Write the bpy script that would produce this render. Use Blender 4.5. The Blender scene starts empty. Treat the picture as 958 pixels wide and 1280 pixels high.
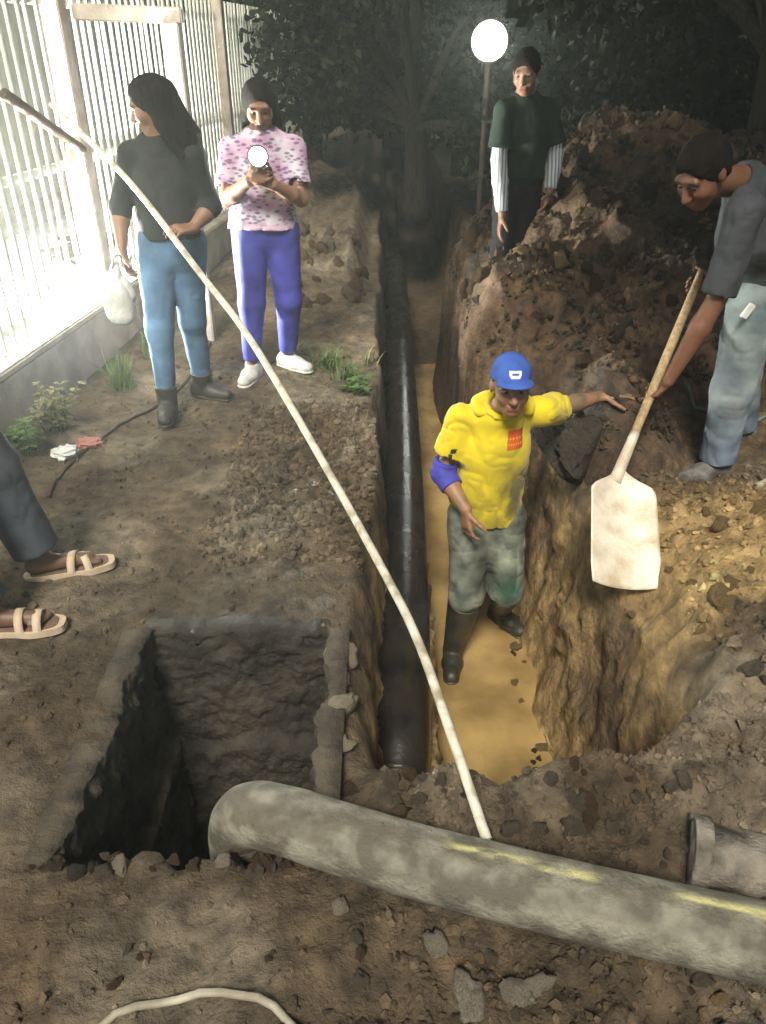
import bpy, bmesh, math, random
import numpy as np
from mathutils import Vector, Matrix
from mathutils.bvhtree import BVHTree

random.seed(7); rng = np.random.default_rng(11)
S = bpy.context.scene
COL = S.collection

# ------------------------------------------------------------------ camera, sky, sun, exposure
cam_d = bpy.data.cameras.new('camera'); cam = bpy.data.objects.new('camera', cam_d); COL.objects.link(cam)
cam.location = (0, 0, 1.75); cam.rotation_euler = (math.radians(90 - 31), 0, 0)
cam_d.sensor_fit = 'VERTICAL'; cam_d.sensor_height = 36; cam_d.sensor_width = 27
cam_d.lens = 36 * 967 / 1280; cam_d.clip_start = .05; cam_d.clip_end = 500
S.camera = cam
SUN_DIR = Vector((.12, .60, -.76)).normalized()          # the way the light travels
w = bpy.data.worlds.new('World'); S.world = w; w.use_nodes = True
nt = w.node_tree; nt.nodes.clear()
sky = nt.nodes.new('ShaderNodeTexSky'); sky.sky_type = 'NISHITA'; sky.sun_disc = False
sky.sun_elevation = math.asin(-SUN_DIR.z); sky.sun_rotation = math.atan2(-SUN_DIR.x, -SUN_DIR.y)
bg = nt.nodes.new('ShaderNodeBackground'); bg.inputs[1].default_value = .024
wo = nt.nodes.new('ShaderNodeOutputWorld')
nt.links.new(sky.outputs[0], bg.inputs[0]); nt.links.new(bg.outputs[0], wo.inputs[0])
sun_d = bpy.data.lights.new('sun', 'SUN'); sun_d.energy = 2.3; sun_d.angle = math.radians(14); sun_d.color = (1, .93, .80)
sun = bpy.data.objects.new('sun', sun_d); COL.objects.link(sun)
sun.rotation_euler = SUN_DIR.to_track_quat('-Z', 'Y').to_euler(); sun.location = (0, -5, 12)
S.view_settings.view_transform = 'Standard'; S.view_settings.look = 'None'
S.view_settings.exposure = 1.22; S.view_settings.gamma = 1; S.view_settings.use_curve_mapping = False
S.render.engine = 'CYCLES'; S.cycles.use_denoising = True
S.cycles.use_adaptive_sampling = True; S.cycles.adaptive_threshold = .02
S.cycles.max_bounces = 5; S.cycles.volume_bounces = 0; S.cycles.caustics_reflective = False; S.cycles.caustics_refractive = False

# ------------------------------------------------------------------ materials
def mat(name, c1, c2=None, scale=8, rough=.7, bump=.2, bscale=60, metal=0, attr=False, detail=6, emit=None, spec=.5,
        coat=0, sub=0, rvar=0, stretch=None, lo=.35, hi=.65, sheen=0):
    m = bpy.data.materials.new(name); m.use_nodes = True
    n = m.node_tree.nodes; l = m.node_tree.links; b = n['Principled BSDF']
    tc = n.new('ShaderNodeTexCoord'); co = tc.outputs['Object']
    if stretch:
        mp = n.new('ShaderNodeMapping'); mp.inputs['Scale'].default_value = stretch; l.new(co, mp.inputs[0]); co = mp.outputs[0]
    nz = n.new('ShaderNodeTexNoise'); nz.inputs['Scale'].default_value = scale; nz.inputs['Detail'].default_value = detail
    l.new(co, nz.inputs['Vector'])
    mr = n.new('ShaderNodeMapRange'); mr.inputs[1].default_value = lo; mr.inputs[2].default_value = hi; l.new(nz.outputs[0], mr.inputs[0])
    mx = n.new('ShaderNodeMix'); mx.data_type = 'RGBA'; l.new(mr.outputs[0], mx.inputs[0])
    c2 = c2 or tuple(x * .7 for x in c1)
    mx.inputs[6].default_value = (*c2, 1); mx.inputs[7].default_value = (*c1, 1)
    out = mx.outputs[2]
    if attr:
        at = n.new('ShaderNodeAttribute'); at.attribute_name = 'Col'
        mm = n.new('ShaderNodeMix'); mm.data_type = 'RGBA'; mm.blend_type = 'MULTIPLY'; mm.inputs[0].default_value = 1
        l.new(at.outputs[0], mm.inputs[6]); l.new(out, mm.inputs[7]); out = mm.outputs[2]
    l.new(out, b.inputs['Base Color'])
    b.inputs['Roughness'].default_value = rough; b.inputs['Metallic'].default_value = metal
    b.inputs['Specular IOR Level'].default_value = spec
    b.inputs['Coat Weight'].default_value = coat
    if sheen: b.inputs['Sheen Weight'].default_value = sheen
    if sub:
        b.inputs['Subsurface Weight'].default_value = sub; b.inputs['Subsurface Radius'].default_value = (.01, .004, .002)
    if rvar:
        rr = n.new('ShaderNodeMapRange'); rr.inputs[1].default_value = .3; rr.inputs[2].default_value = .7
        rr.inputs[3].default_value = max(.05, rough - rvar); rr.inputs[4].default_value = min(1, rough + rvar)
        nz3 = n.new('ShaderNodeTexNoise'); nz3.inputs['Scale'].default_value = scale * .6; nz3.inputs['Detail'].default_value = 4
        l.new(co, nz3.inputs['Vector']); l.new(nz3.outputs[0], rr.inputs[0]); l.new(rr.outputs[0], b.inputs['Roughness'])
    if attr == 'wet':                                             # alpha: 1 dry, 0 wet
        wr_ = n.new('ShaderNodeMapRange'); wr_.inputs[3].default_value = .3; wr_.inputs[4].default_value = rough; l.new(at.outputs['Alpha'], wr_.inputs[0]); l.new(wr_.outputs[0], b.inputs['Roughness'])
    if bump:
        nb = n.new('ShaderNodeTexNoise'); nb.inputs['Scale'].default_value = bscale; nb.inputs['Detail'].default_value = 8
        nb.inputs['Roughness'].default_value = .65
        l.new(co, nb.inputs['Vector']); bp = n.new('ShaderNodeBump'); bp.inputs['Strength'].default_value = bump
        bp.inputs['Distance'].default_value = 1 / bscale
        l.new(nb.outputs[0], bp.inputs['Height']); l.new(bp.outputs[0], b.inputs['Normal'])
    if emit:
        b.inputs['Emission Color'].default_value = (*emit[0], 1); b.inputs['Emission Strength'].default_value = emit[1]
    return m

M = {}
M['soil'] = mat('soil', (1.3, 1.25, 1.2), (.60, .58, .56), 16, .93, 1, 30, attr='wet', detail=8, spec=.4)
M['mud'] = mat('wet_mud', (1.3, 1.25, 1.2), (.6, .6, .6), 18, .8, 1, 30, attr=True, detail=8, spec=.5, rvar=.3)
M['water'] = mat('muddy_water', (.46, .32, .125), (.25, .165, .065), 3.2, .22, .14, 9, detail=7, spec=.5, rvar=.12)
M['concrete'] = mat('concrete', (.33, .31, .27), (.17, .16, .135), 6, .9, .6, 40, detail=7)
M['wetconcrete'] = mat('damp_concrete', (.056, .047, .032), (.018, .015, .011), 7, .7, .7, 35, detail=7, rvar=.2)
M['plinth'] = mat('plinth_render', (.60, .52, .41), (.38, .32, .25), 5, .9, .5, 45, detail=7)
M['white_paint'] = mat('white_fence_paint', (.74, .75, .68), (.55, .56, .49), 14, .5, .15, 80)
M['beige_paint'] = mat('beige_post_paint', (.66, .58, .50), (.46, .39, .32), 9, .6, .3, 60)
M['dark_iron'] = mat('dark_iron', (.06, .05, .045), (.10, .06, .04), 20, .6, .4, 70, metal=.4)
M['wall'] = mat('white_wall_paint', (.80, .80, .74), (.68, .68, .60), 3, .8, .2, 30)
M['yard'] = mat('yard_concrete', (.52, .52, .47), (.38, .38, .33), 3, .9, .3, 30)
M['blackpipe'] = mat('black_pipe_plastic', (.007, .007, .008), (.022, .018, .014), 7, .26, .15, 30, rvar=.10, lo=.45, hi=.72)
M['pvc'] = mat('white_tube_plastic', (.66, .63, .52), (.34, .29, .20), 16, .45, .2, 60, detail=8, lo=.36, hi=.56)
M['yellow'] = mat('yellow_shirt_cloth', (1.06, 1.04, 1), (.86, .84, .8), 9, .85, .25, 260, attr=True, sheen=.2)
M['cap_blue'] = mat('blue_cap_cloth', (.045, .12, .46), (.03, .08, .33), 12, .8, .3, 300)
M['sleeve_blue'] = mat('blue_arm_sleeve', (.055, .055, .42), (.04, .04, .28), 18, .7, .3, 200)
M['camo'] = mat('muddy_work_trousers', (.25, .265, .21), (.085, .105, .085), 13, .85, .4, 160, attr=True, detail=4)
M['rubber'] = mat('black_rubber_boot', (.012, .017, .016), (.05, .045, .03), 11, .35, .25, 40, rvar=.2, lo=.4, hi=.7)
M['jeans'] = mat('blue_denim', (.11, .22, .36), (.07, .14, .25), 8, .85, .4, 350, attr=True)
M['jeans_pale'] = mat('pale_denim', (.25, .285, .295), (.12, .15, .175), 8, .85, .4, 350, attr=True)
M['blacktop'] = mat('black_jersey', (.020, .022, .022), (.011, .012, .012), 9, .9, .3, 200)
M['greytee'] = mat('dark_grey_tee', (.052, .058, .066), (.036, .04, .046), 9, .9, .3, 220)
M['royal'] = mat('royal_blue_leggings', (.075, .08, .44), (.05, .052, .30), 8, .6, .25, 260)
M['slate'] = mat('dark_slate_trousers', (.07, .08, .098), (.045, .052, .066), 9, .9, .35, 240)
M['green'] = mat('dark_green_shirt', (.022, .038, .024), (.014, .025, .015), 9, .9, .3, 200)
M['darkcloth'] = mat('black_trousers', (.018, .018, .02), None, 9, .9, .3, 200)
M['skin'] = mat('brown_skin', (1.06, 1.03, 1.0), (.9, .86, .84), 22, .5, .2, 300, attr=True, sub=.08)
M['hair'] = mat('black_hair', (.009, .007, .006), (.02, .015, .012), 5, .75, .9, 130, stretch=(8, 8, .6), spec=.15)
M['eye'] = mat('eye_dark', (.03, .02, .015), None, 9, .2, 0)
M['eyewhite'] = mat('eye_white', (.28, .25, .22), None, 9, .3, 0)
M['white_shoe'] = mat('white_shoe', (.74, .73, .70), (.55, .53, .5), 14, .6, .2, 120)
M['dark_shoe'] = mat('dark_shoe', (.02, .02, .022), (.05, .045, .04), 14, .5, .3, 120)
M['mud_shoe'] = mat('muddy_shoe', (.20, .19, .17), (.06, .05, .045), 16, .8, .5, 90)
M['sandal'] = mat('beige_sandal_foam', (.62, .50, .36), (.48, .37, .25), 14, .6, .3, 120)
M['insole'] = mat('brown_insole', (.20, .13, .085), (.13, .08, .05), 14, .7, .3, 120)
M['orange'] = mat('orange_print', (.62, .10, .025), (.50, .07, .02), 30, .8, .1, 200)
M['print_dark'] = mat('dark_print', (.025, .03, .02), None, 30, .8, .1, 200)
M['print_white'] = mat('white_print', (.75, .78, .80), None, 30, .8, .1, 200)
M['wood'] = mat('ash_wood_handle', (.46, .34, .18), (.30, .20, .10), 10, .6, .3, 50, stretch=(6, 6, 1))
M['blade'] = mat('worn_white_blade', (.74, .68, .56), (.40, .30, .17), 7, .5, .25, 25, metal=.1, detail=7, lo=.3, hi=.56)
M['leafw'] = mat('weed_leaf', (.11, .19, .045), (.06, .11, .03), 10, .6, .2, 80)
M['leafdry'] = mat('dry_leaf', (.22, .20, .09), (.14, .13, .06), 10, .7, .2, 80)
M['tree'] = mat('dark_tree_leaf', (.017, .024, .011), (.008, .012, .005), 3, .85, .2, 50, spec=.15)
M['bark'] = mat('bark', (.07, .055, .04), (.035, .028, .02), 12, .95, .9, 20, stretch=(3, 3, .5))
M['stone'] = mat('pale_stone', (.29, .25, .185), (.13, .11, .08), 10, .85, .7, 30, detail=6)
M['plastic_bag'] = mat('white_plastic', (.78, .79, .77), (.6, .62, .6), 9, .4, .4, 25)
M['pinklitter'] = mat('pink_wrapper', (.42, .18, .15), (.3, .12, .1), 14, .5, .3, 60)
M['drum'] = mat('mud_caked_grey', (.34, .30, .24), (.05, .043, .034), 11, .45, .7, 26, rvar=.25, detail=6)
M['hose_green'] = mat('green_hose', (.12, .18, .12), None, 14, .5, .1, 60)
M['hose_pale'] = mat('pale_hose', (.44, .41, .31), (.24, .20, .14), 10, .5, .2, 60)
M['lamp_glass'] = mat('lit_lamp', (.9, .9, .9), None, 5, .3, 0, emit=((.95, 1, .93), 60))
M['torch_glass'] = mat('lit_torch', (.9, .9, .9), None, 5, .3, 0, emit=((1, 1, .96), 40))
M['phone'] = mat('dark_phone', (.03, .03, .035), None, 9, .3, 0)
M['white_card'] = mat('white_tag', (.8, .82, .78), None, 9, .5, .1, 60)
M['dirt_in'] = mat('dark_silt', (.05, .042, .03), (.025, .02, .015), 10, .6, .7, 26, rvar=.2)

def stripes(name, ca, cb, scale, axis_rot=(0, 0, 0), rough=.8, dist=0):
    m = bpy.data.materials.new(name); m.use_nodes = True
    n = m.node_tree.nodes; l = m.node_tree.links; b = n['Principled BSDF']
    tc = n.new('ShaderNodeTexCoord'); mp = n.new('ShaderNodeMapping'); mp.inputs['Rotation'].default_value = axis_rot
    l.new(tc.outputs['Object'], mp.inputs[0])
    wv = n.new('ShaderNodeTexWave'); wv.inputs['Scale'].default_value = scale; wv.inputs['Distortion'].default_value = dist
    wv.inputs['Detail Scale'].default_value = 4
    l.new(mp.outputs[0], wv.inputs[0])
    cr = n.new('ShaderNodeValToRGB'); cr.color_ramp.elements[0].position = .25; cr.color_ramp.elements[1].position = .45
    cr.color_ramp.elements[0].color = (*ca, 1); cr.color_ramp.elements[1].color = (*cb, 1)
    l.new(wv.outputs[0], cr.inputs[0]); l.new(cr.outputs[0], b.inputs['Base Color']); b.inputs['Roughness'].default_value = rough
    return m
M['striped'] = stripes('white_striped_sleeve', (.30, .32, .36), (.80, .80, .80), 14)

def blouse():
    m = bpy.data.materials.new('patterned_blouse'); m.use_nodes = True
    n = m.node_tree.nodes; l = m.node_tree.links; b = n['Principled BSDF']
    tc = n.new('ShaderNodeTexCoord')
    mp = n.new('ShaderNodeMapping'); mp.inputs['Scale'].default_value = (1, 1, 2.2); l.new(tc.outputs['Object'], mp.inputs[0])
    v = n.new('ShaderNodeTexVoronoi'); v.inputs['Scale'].default_value = 26; l.new(mp.outputs[0], v.inputs['Vector'])
    nz = n.new('ShaderNodeTexNoise'); nz.inputs['Scale'].default_value = 9; l.new(tc.outputs['Object'], nz.inputs['Vector'])
    sp = n.new('ShaderNodeSeparateXYZ'); l.new(tc.outputs['Object'], sp.inputs[0])
    cr = n.new('ShaderNodeValToRGB'); e = cr.color_ramp.elements
    e[0].position = .30; e[0].color = (.10, .08, .16, 1); e[1].position = .5; e[1].color = (.74, .70, .76, 1)
    l.new(v.outputs['Distance'], cr.inputs[0])
    c2 = n.new('ShaderNodeValToRGB'); e = c2.color_ramp.elements
    e[0].position = .4; e[0].color = (.76, .72, .78, 1); e[1].position = .6; e[1].color = (.62, .38, .55, 1)
    l.new(nz.outputs[0], c2.inputs[0])
    mx = n.new('ShaderNodeMix'); mx.data_type = 'RGBA'; mx.blend_type = 'MULTIPLY'; mx.inputs[0].default_value = .8
    l.new(c2.outputs[0], mx.inputs[6]); l.new(cr.outputs[0], mx.inputs[7])
    # plain pink waistband at the hem, as printed on the cloth
    mr = n.new('ShaderNodeMapRange'); mr.inputs[1].default_value = .90; mr.inputs[2].default_value = .915; l.new(sp.outputs[2], mr.inputs[0])
    m2 = n.new('ShaderNodeMix'); m2.data_type = 'RGBA'; l.new(mr.outputs[0], m2.inputs[0])
    m2.inputs[6].default_value = (.70, .48, .62, 1); l.new(mx.outputs[2], m2.inputs[7])
    l.new(m2.outputs[2], b.inputs['Base Color']); b.inputs['Roughness'].default_value = .8
    return m
M['blouse'] = blouse()

def pipe_mat():
    m = mat('weathered_grey_pipe', (.29, .275, .21), (.13, .12, .088), 13, .75, .8, 55, detail=12, lo=.40, hi=.60)
    n = m.node_tree.nodes; l = m.node_tree.links; b = n['Principled BSDF']
    base = b.inputs['Base Color'].links[0].from_socket
    at = n.new('ShaderNodeAttribute'); at.attribute_name = 'Col'     # r: along, g: round the pipe
    sp = n.new('ShaderNodeSeparateColor'); l.new(at.outputs[0], sp.inputs[0])
    mx = n.new('ShaderNodeMix'); mx.data_type = 'RGBA'; l.new(sp.outputs[0], mx.inputs[0]); l.new(base, mx.inputs[6])
    mx.inputs[7].default_value = (.72, .66, .28, 1)
    m2 = n.new('ShaderNodeMix'); m2.data_type = 'RGBA'; l.new(sp.outputs[1], m2.inputs[0]); l.new(mx.outputs[2], m2.inputs[6])
    m2.inputs[7].default_value = (.12, .10, .07, 1)
    l.new(m2.outputs[2], b.inputs['Base Color'])
    return m
M['greypipe'] = pipe_mat()

# ------------------------------------------------------------------ helpers
def tag(o, label=None, cat=None, group=None, kind=None):
    if label: o['label'] = label
    if cat: o['category'] = cat
    if group: o['group'] = group
    if kind: o['kind'] = kind
    return o
def empty(name, loc=(0, 0, 0)):
    o = bpy.data.objects.new(name, None); COL.objects.link(o); o.location = loc; o.empty_display_size = .1; return o
def link(name, me, m, parent=None):
    o = bpy.data.objects.new(name, me); COL.objects.link(o)
    if m is not None and not me.materials: me.materials.append(m)
    if parent is not None:
        o.parent = parent
        o.matrix_parent_inverse = Matrix.Translation(-parent.location) if parent.type == 'EMPTY' and parent.parent is None else Matrix.Identity(4)
    return o
def mesh(name, v, f, smooth=True, col=None):
    me = bpy.data.meshes.new(name)
    v = np.asarray(v, dtype=np.float32)
    if isinstance(f, np.ndarray):
        k = f.shape[1]; nf = len(f)
        me.vertices.add(len(v)); me.vertices.foreach_set('co', v.ravel())
        me.loops.add(nf * k); me.loops.foreach_set('vertex_index', f.astype(np.int32).ravel())
        me.polygons.add(nf); me.polygons.foreach_set('loop_start', np.arange(0, nf * k, k, dtype=np.int32))
        me.polygons.foreach_set('loop_total', np.full(nf, k, dtype=np.int32))
        me.update(calc_edges=True)
    else:
        me.from_pydata([tuple(map(float, p)) for p in v], [], f)
    me.polygons.foreach_set('use_smooth', np.full(len(me.polygons), smooth)); 
    if col is not None:
        ca = me.color_attributes.new('Col', 'FLOAT_COLOR', 'POINT')
        c = np.ones((len(v), 4), dtype=np.float32); c[:, :np.asarray(col).shape[1]] = col; ca.data.foreach_set('color', c.ravel())
    me.validate(); me.update(); return me
def bm_mesh(bm, name, smooth=False):
    me = bpy.data.meshes.new(name); bmesh.ops.recalc_face_normals(bm, faces=bm.faces); bm.to_mesh(me); bm.free()
    me.polygons.foreach_set('use_smooth', np.full(len(me.polygons), smooth)); return me
def box_mesh(sx, sy, sz, bev=.004, org=(0, 0, 0), jit=0, sub=0):
    bm = bmesh.new(); bmesh.ops.create_cube(bm, size=1)
    for v in bm.verts: v.co = Vector((v.co.x * sx + org[0], v.co.y * sy + org[1], v.co.z * sz + org[2]))
    if sub: bmesh.ops.subdivide_edges(bm, edges=bm.edges[:], cuts=sub, use_grid_fill=True)
    if jit:
        for v in bm.verts: v.co += Vector((random.uniform(-jit, jit) for _ in range(3)))
    if bev: bmesh.ops.bevel(bm, geom=bm.edges[:] if not sub else [e for e in bm.edges if e.calc_face_angle(0) > .9], offset=bev, segments=2, affect='EDGES')
    return bm_mesh(bm, 'box', False)
def crspline(pts, n):
    P = [np.array(p, float) for p in pts]; P = [2 * P[0] - P[1]] + P + [2 * P[-1] - P[-2]]; out = []
    for i in range(1, len(P) - 2):
        for k in range(n):
            t = k / n; a, b, c, d = P[i - 1:i + 3]
            out.append(.5 * ((2 * b) + (c - a) * t + (2 * a - 5 * b + 4 * c - d) * t * t + (3 * b - a - 3 * c + d) * t ** 3))
    out.append(P[-2]); return np.array(out)
def tube(path, r, seg=16, cap=True, hollow=0, col=None, rfun=None):
    path = np.asarray(path, float); n = len(path); T = np.gradient(path, axis=0); T /= np.linalg.norm(T, axis=1)[:, None]
    up = np.array([0, 0, 1.]) if abs(T[0][2]) < .9 else np.array([0, 1., 0])
    vs = []; u = None
    for i in range(n):
        if u is None: u = np.cross(T[i], up)
        u = u - T[i] * u.dot(T[i]); u /= np.linalg.norm(u); wv = np.cross(u, T[i])
        rr = r(i / (n - 1)) if callable(r) else r
        for k in range(seg):
            a = 2 * math.pi * k / seg; q = rr * (1 + (rfun(i / (n - 1), a) if rfun else 0))
            vs.append(path[i] + q * (math.cos(a) * u + math.sin(a) * wv))
    f = [(i * seg + k, i * seg + (k + 1) % seg, (i + 1) * seg + (k + 1) % seg, (i + 1) * seg + k) for i in range(n - 1) for k in range(seg)]
    if hollow:
        base = len(vs)
        for e, i in ((0, 0), (1, n - 1)):
            c = path[i]
            ring = [vs[i * seg + k] for k in range(seg)]
            b0 = len(vs); vs += [c + (p - c) * hollow for p in ring]
            dd = T[i] * (1 if e == 0 else -1) * min(.25, .9 * float(np.linalg.norm(path[-1] - path[0])))
            b1 = len(vs); vs += [c + (p - c) * hollow + dd for p in ring]; b2 = len(vs); vs.append(c + dd)
            for k in range(seg):
                k2 = (k + 1) % seg
                f += [(i * seg + k, i * seg + k2, b0 + k2, b0 + k), (b0 + k, b0 + k2, b1 + k2, b1 + k), (b1 + k, b1 + k2, b2)]
    elif cap:
        f += [tuple(range(seg)), tuple((n - 1) * seg + k for k in range(seg))]
    cc = None
    if col is not None: cc = np.concatenate([col(np.repeat(np.arange(n) / (n - 1), seg), np.tile(2 * math.pi * np.arange(seg) / seg, n)), np.zeros((len(vs) - n * seg, 3))])
    me = mesh('tube', vs, f, True, cc)
    bm = bmesh.new(); bm.from_mesh(me); bmesh.ops.recalc_face_normals(bm, faces=bm.faces); bm.to_mesh(me); bm.free()
    return me

# numpy value noise
def hash3(i, j, k, s):
    n = (i.astype(np.int64) * 374761393 + j.astype(np.int64) * 668265263 + k.astype(np.int64) * 2147483647 + s * 1274126177) & 0xffffffff
    n = ((n ^ (n >> 13)) * 1274126177) & 0xffffffff
    n = ((n ^ (n >> 16)) * 2246822519) & 0xffffffff
    return ((n ^ (n >> 15)) & 0xffffff) / float(0xffffff) * 2 - 1
def vnoise(p, seed=0):
    p = np.asarray(p, float); i = np.floor(p); f = p - i; f = f * f * f * (f * (f * 6 - 15) + 10); i = i.astype(np.int64); r = 0
    for a in (0, 1):
        for b in (0, 1):
            for c in (0, 1):
                wgt = (f[..., 0] if a else 1 - f[..., 0]) * (f[..., 1] if b else 1 - f[..., 1]) * (f[..., 2] if c else 1 - f[..., 2])
                r = r + wgt * hash3(i[..., 0] + a, i[..., 1] + b, i[..., 2] + c, seed)
    return r
def fbm(p, o=4, seed=0, g=.5):
    r = 0; a = 1; p = np.asarray(p, float)
    for k in range(o): r = r + a * vnoise(p, seed + k * 17); p = p * 2.03 + 13.7; a *= g
    return r
def ridged(p, o=4, seed=0):
    r = 0; a = 1; p = np.asarray(p, float)
    for k in range(o): r = r + a * (1 - 2 * np.abs(vnoise(p, seed + k * 31))); p = p * 2.1 + 7.3; a *= .5
    return r
def sstep(a, b, x):
    t = np.clip((x - a) / (b - a), 0, 1); return t * t * (3 - 2 * t)
def lerp(a, b, t): return a + (b - a) * t

# ------------------------------------------------------------------ ground, with the trench and the pit opening
PX0, PX1, PY0, PY1 = -.83, -.17, 1.215, 2.10                    # pit opening
def P3(x, y, z=0): return np.stack([x, y, np.zeros_like(x) + z], -1)
def trench_depth(x, y):
    n1 = fbm(P3(y * 2.6, x * 1.5), 4, 3) * .030; n2 = fbm(P3(y * 3, x * 2 + 5), 4, 9) * .045
    n3 = fbm(P3(x * 4, y * 2 + 9), 3, 21) * .05
    lean = sstep(3.4, 2.4, y)
    left = .5 * sstep(-.045, .015, x + n1) + .5 * sstep(-.045 - .065 * lean, .015, x + n1)
    ledge = sstep(.20, .27, x + n1 * .6)
    slope = .17 + .10 * sstep(2.6, 1.7, y)
    right = 1 - sstep(.745, .745 + slope + .06, x + n2)
    near = sstep(1.50, 1.78, y + n3 + .10 * np.cos((x - .4) * 5)) 
    d = (.66 * left + .37 * ledge) * right * near
    # the cut's right lip leans out more towards the top
    lip = (.16 + .10 * np.exp(-((y - 2.45) / .35) ** 2)) * sstep(1.20, .82, x + n2 * 1.5) * sstep(.70, .9, x) * near * sstep(3.8, 3.2, y)
    return np.maximum(d, lip * .9)
def ground_z(x, y):
    p = P3(x, y)
    z = .035 * fbm(p * 1.3, 4, 1) + .012 * fbm(p * 7, 4, 5)
    rough_r = sstep(.75, 1.0, x) * sstep(5, 4, y) * (1 - .9 * np.exp(-(((x - 1.5) / .32) ** 2 + ((y - 3.2) / .3) ** 2)))
    z = z + rough_r * (.05 + .055 * ridged(p * 4.2, 4, 40) * .6 + .03 * fbm(p * 14, 3, 44))
    z = z + .20 * np.exp(-(((x - 1.55) / .45) ** 2 + ((y - 2.15) / .55) ** 2)) + .13 * np.exp(-(((x - 1.15) / .25) ** 2 + ((y - 1.75) / .25) ** 2))
    churn = np.exp(-(((x + .25) / .35) ** 2 + ((y - 3.15) / .55) ** 2)) + .7 * np.exp(-(((x + .1) / .22) ** 2 + ((y - 1.45) / .25) ** 2)) \
        + .8 * np.exp(-(((x - .45) / .6) ** 2 + ((y - 1.38) / .17) ** 2)) + .5 * sstep(1.25, 1.0, y) + .6 * sstep(.1, .3, x) * sstep(1.05, .8, y)
    z = z + churn * (.036 * ridged(p * 7, 4, 60) + .014 * fbm(p * 22, 3, 61))
    # berm between trench and grey pipe
    z = z + .05 * np.exp(-((y - 1.40) / .10) ** 2) * sstep(-.05, .15, x) * (1 + .8 * fbm(p * 6, 3, 77))
    # the far left bank of broken ground
    z = z + sstep(5.6, 7.2, y) * sstep(-.12, -.32, x) * sstep(-1.6, -1.0, x) * (.20 + .12 * ridged(p * 1.7, 4, 80))
    # trodden wheel rut beside the fence
    z = z - .03 * np.exp(-((x + 1.33 - .1 * (y - 3.5)) / .10) ** 2) * sstep(2.6, 3.4, y)
    # dip round the pit
    dx = np.maximum(np.maximum(PX0 - x, x - PX1), 0); dy = np.maximum(np.maximum(PY0 - y, y - PY1), 0); r = np.hypot(dx, dy)
    flat = sstep(.22, .0, r); z = z * (1 - .8 * flat) - .012 * flat
    t = trench_depth(x, y)
    wallrough = (.05 * fbm(P3(x * 5, y * 5), 4, 90)) * np.clip(t * 4, 0, 1)
    return z * (1 - .7 * np.clip(t * 2, 0, 1)) - t + wallrough * (t < .97)
def axis(segs):
    out = []
    for a, b, s in segs:
        n = max(1, int(round((b - a) / s))); out += list(np.linspace(a, b, n, endpoint=False))
    return np.array(out + [segs[-1][1]])
gx = axis([(-60, -10, 10), (-10, -3, 1), (-3, -1.2, .06), (-1.2, PX0, .03), (PX0, PX1, .022), (PX1, -.07, .02), (-.07, .30, .0105), (.30, .70, .02), (.70, 1.12, .0068), (1.12, 2.4, .022), (2.4, 4, .1), (4, 10, 1), (10, 60, 10)])
gy = axis([(-20, -2, 3), (-2, .3, .2), (.3, PY0, .018), (PY0, PY1, .02), (PY1, 2.8, .018), (2.8, 4.4, .026), (4.4, 7.5, .05), (7.5, 12, .2), (12, 22, 1), (22, 80, 10)])
GX, GY = np.meshgrid(gx, gy, indexing='ij'); GZ = ground_z(GX, GY)
# undercut and crumble the trench walls a little sideways
tt = np.clip(trench_depth(GX, GY) * 1.6, 0, 1) * np.clip((1.0 - trench_depth(GX, GY)) * 3, 0, 1)
GXd = GX + tt * .035 * fbm(np.stack([GX * 2, GY * 7, GZ * 7], -1), 4, 14)
GXd = GXd + tt * .016 * ridged(np.stack([GX * 12, GY * 15, GZ * 15], -1), 3, 16)
GYd = GY + tt * .03 * fbm(np.stack([GX * 6, GY * 3, GZ * 7], -1), 3, 15) * sstep(2.0, 1.8, GY)
_nb = np.abs(fbm(P3(GX * 7, GY * 0 + 2), 4, 501)) * .055 + .022 * (fbm(P3(GX * 26, GY * 0 + 7), 3, 502) + .6)
_rowi = np.argmin(np.abs(gy - PY0)); _in = (gx > PX0 - .04) & (gx < PX1 + .04)
for _k, _w in ((0, 1.0), (1, .72), (2, .45), (3, .2)):               # the earth crumbles over the pit's near edge
    GYd[_in, _rowi - _k] += _w * _nb[_in, _rowi]; GZ[_in, _rowi - _k] -= np.array([.05, .016, .004, 0])[_k] + .006 * fbm(P3(gx[_in] * 20, gx[_in] * 0 + _k), 2, 505)
TOPSOIL = np.array([.108, .081, .051]); DAMP = np.array([.050, .043, .031]); OCHRE = np.array([.43, .305, .14]); GREY = np.array([.19, .160, .115]); BROWN = np.array([.135, .094, .053])
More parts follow.
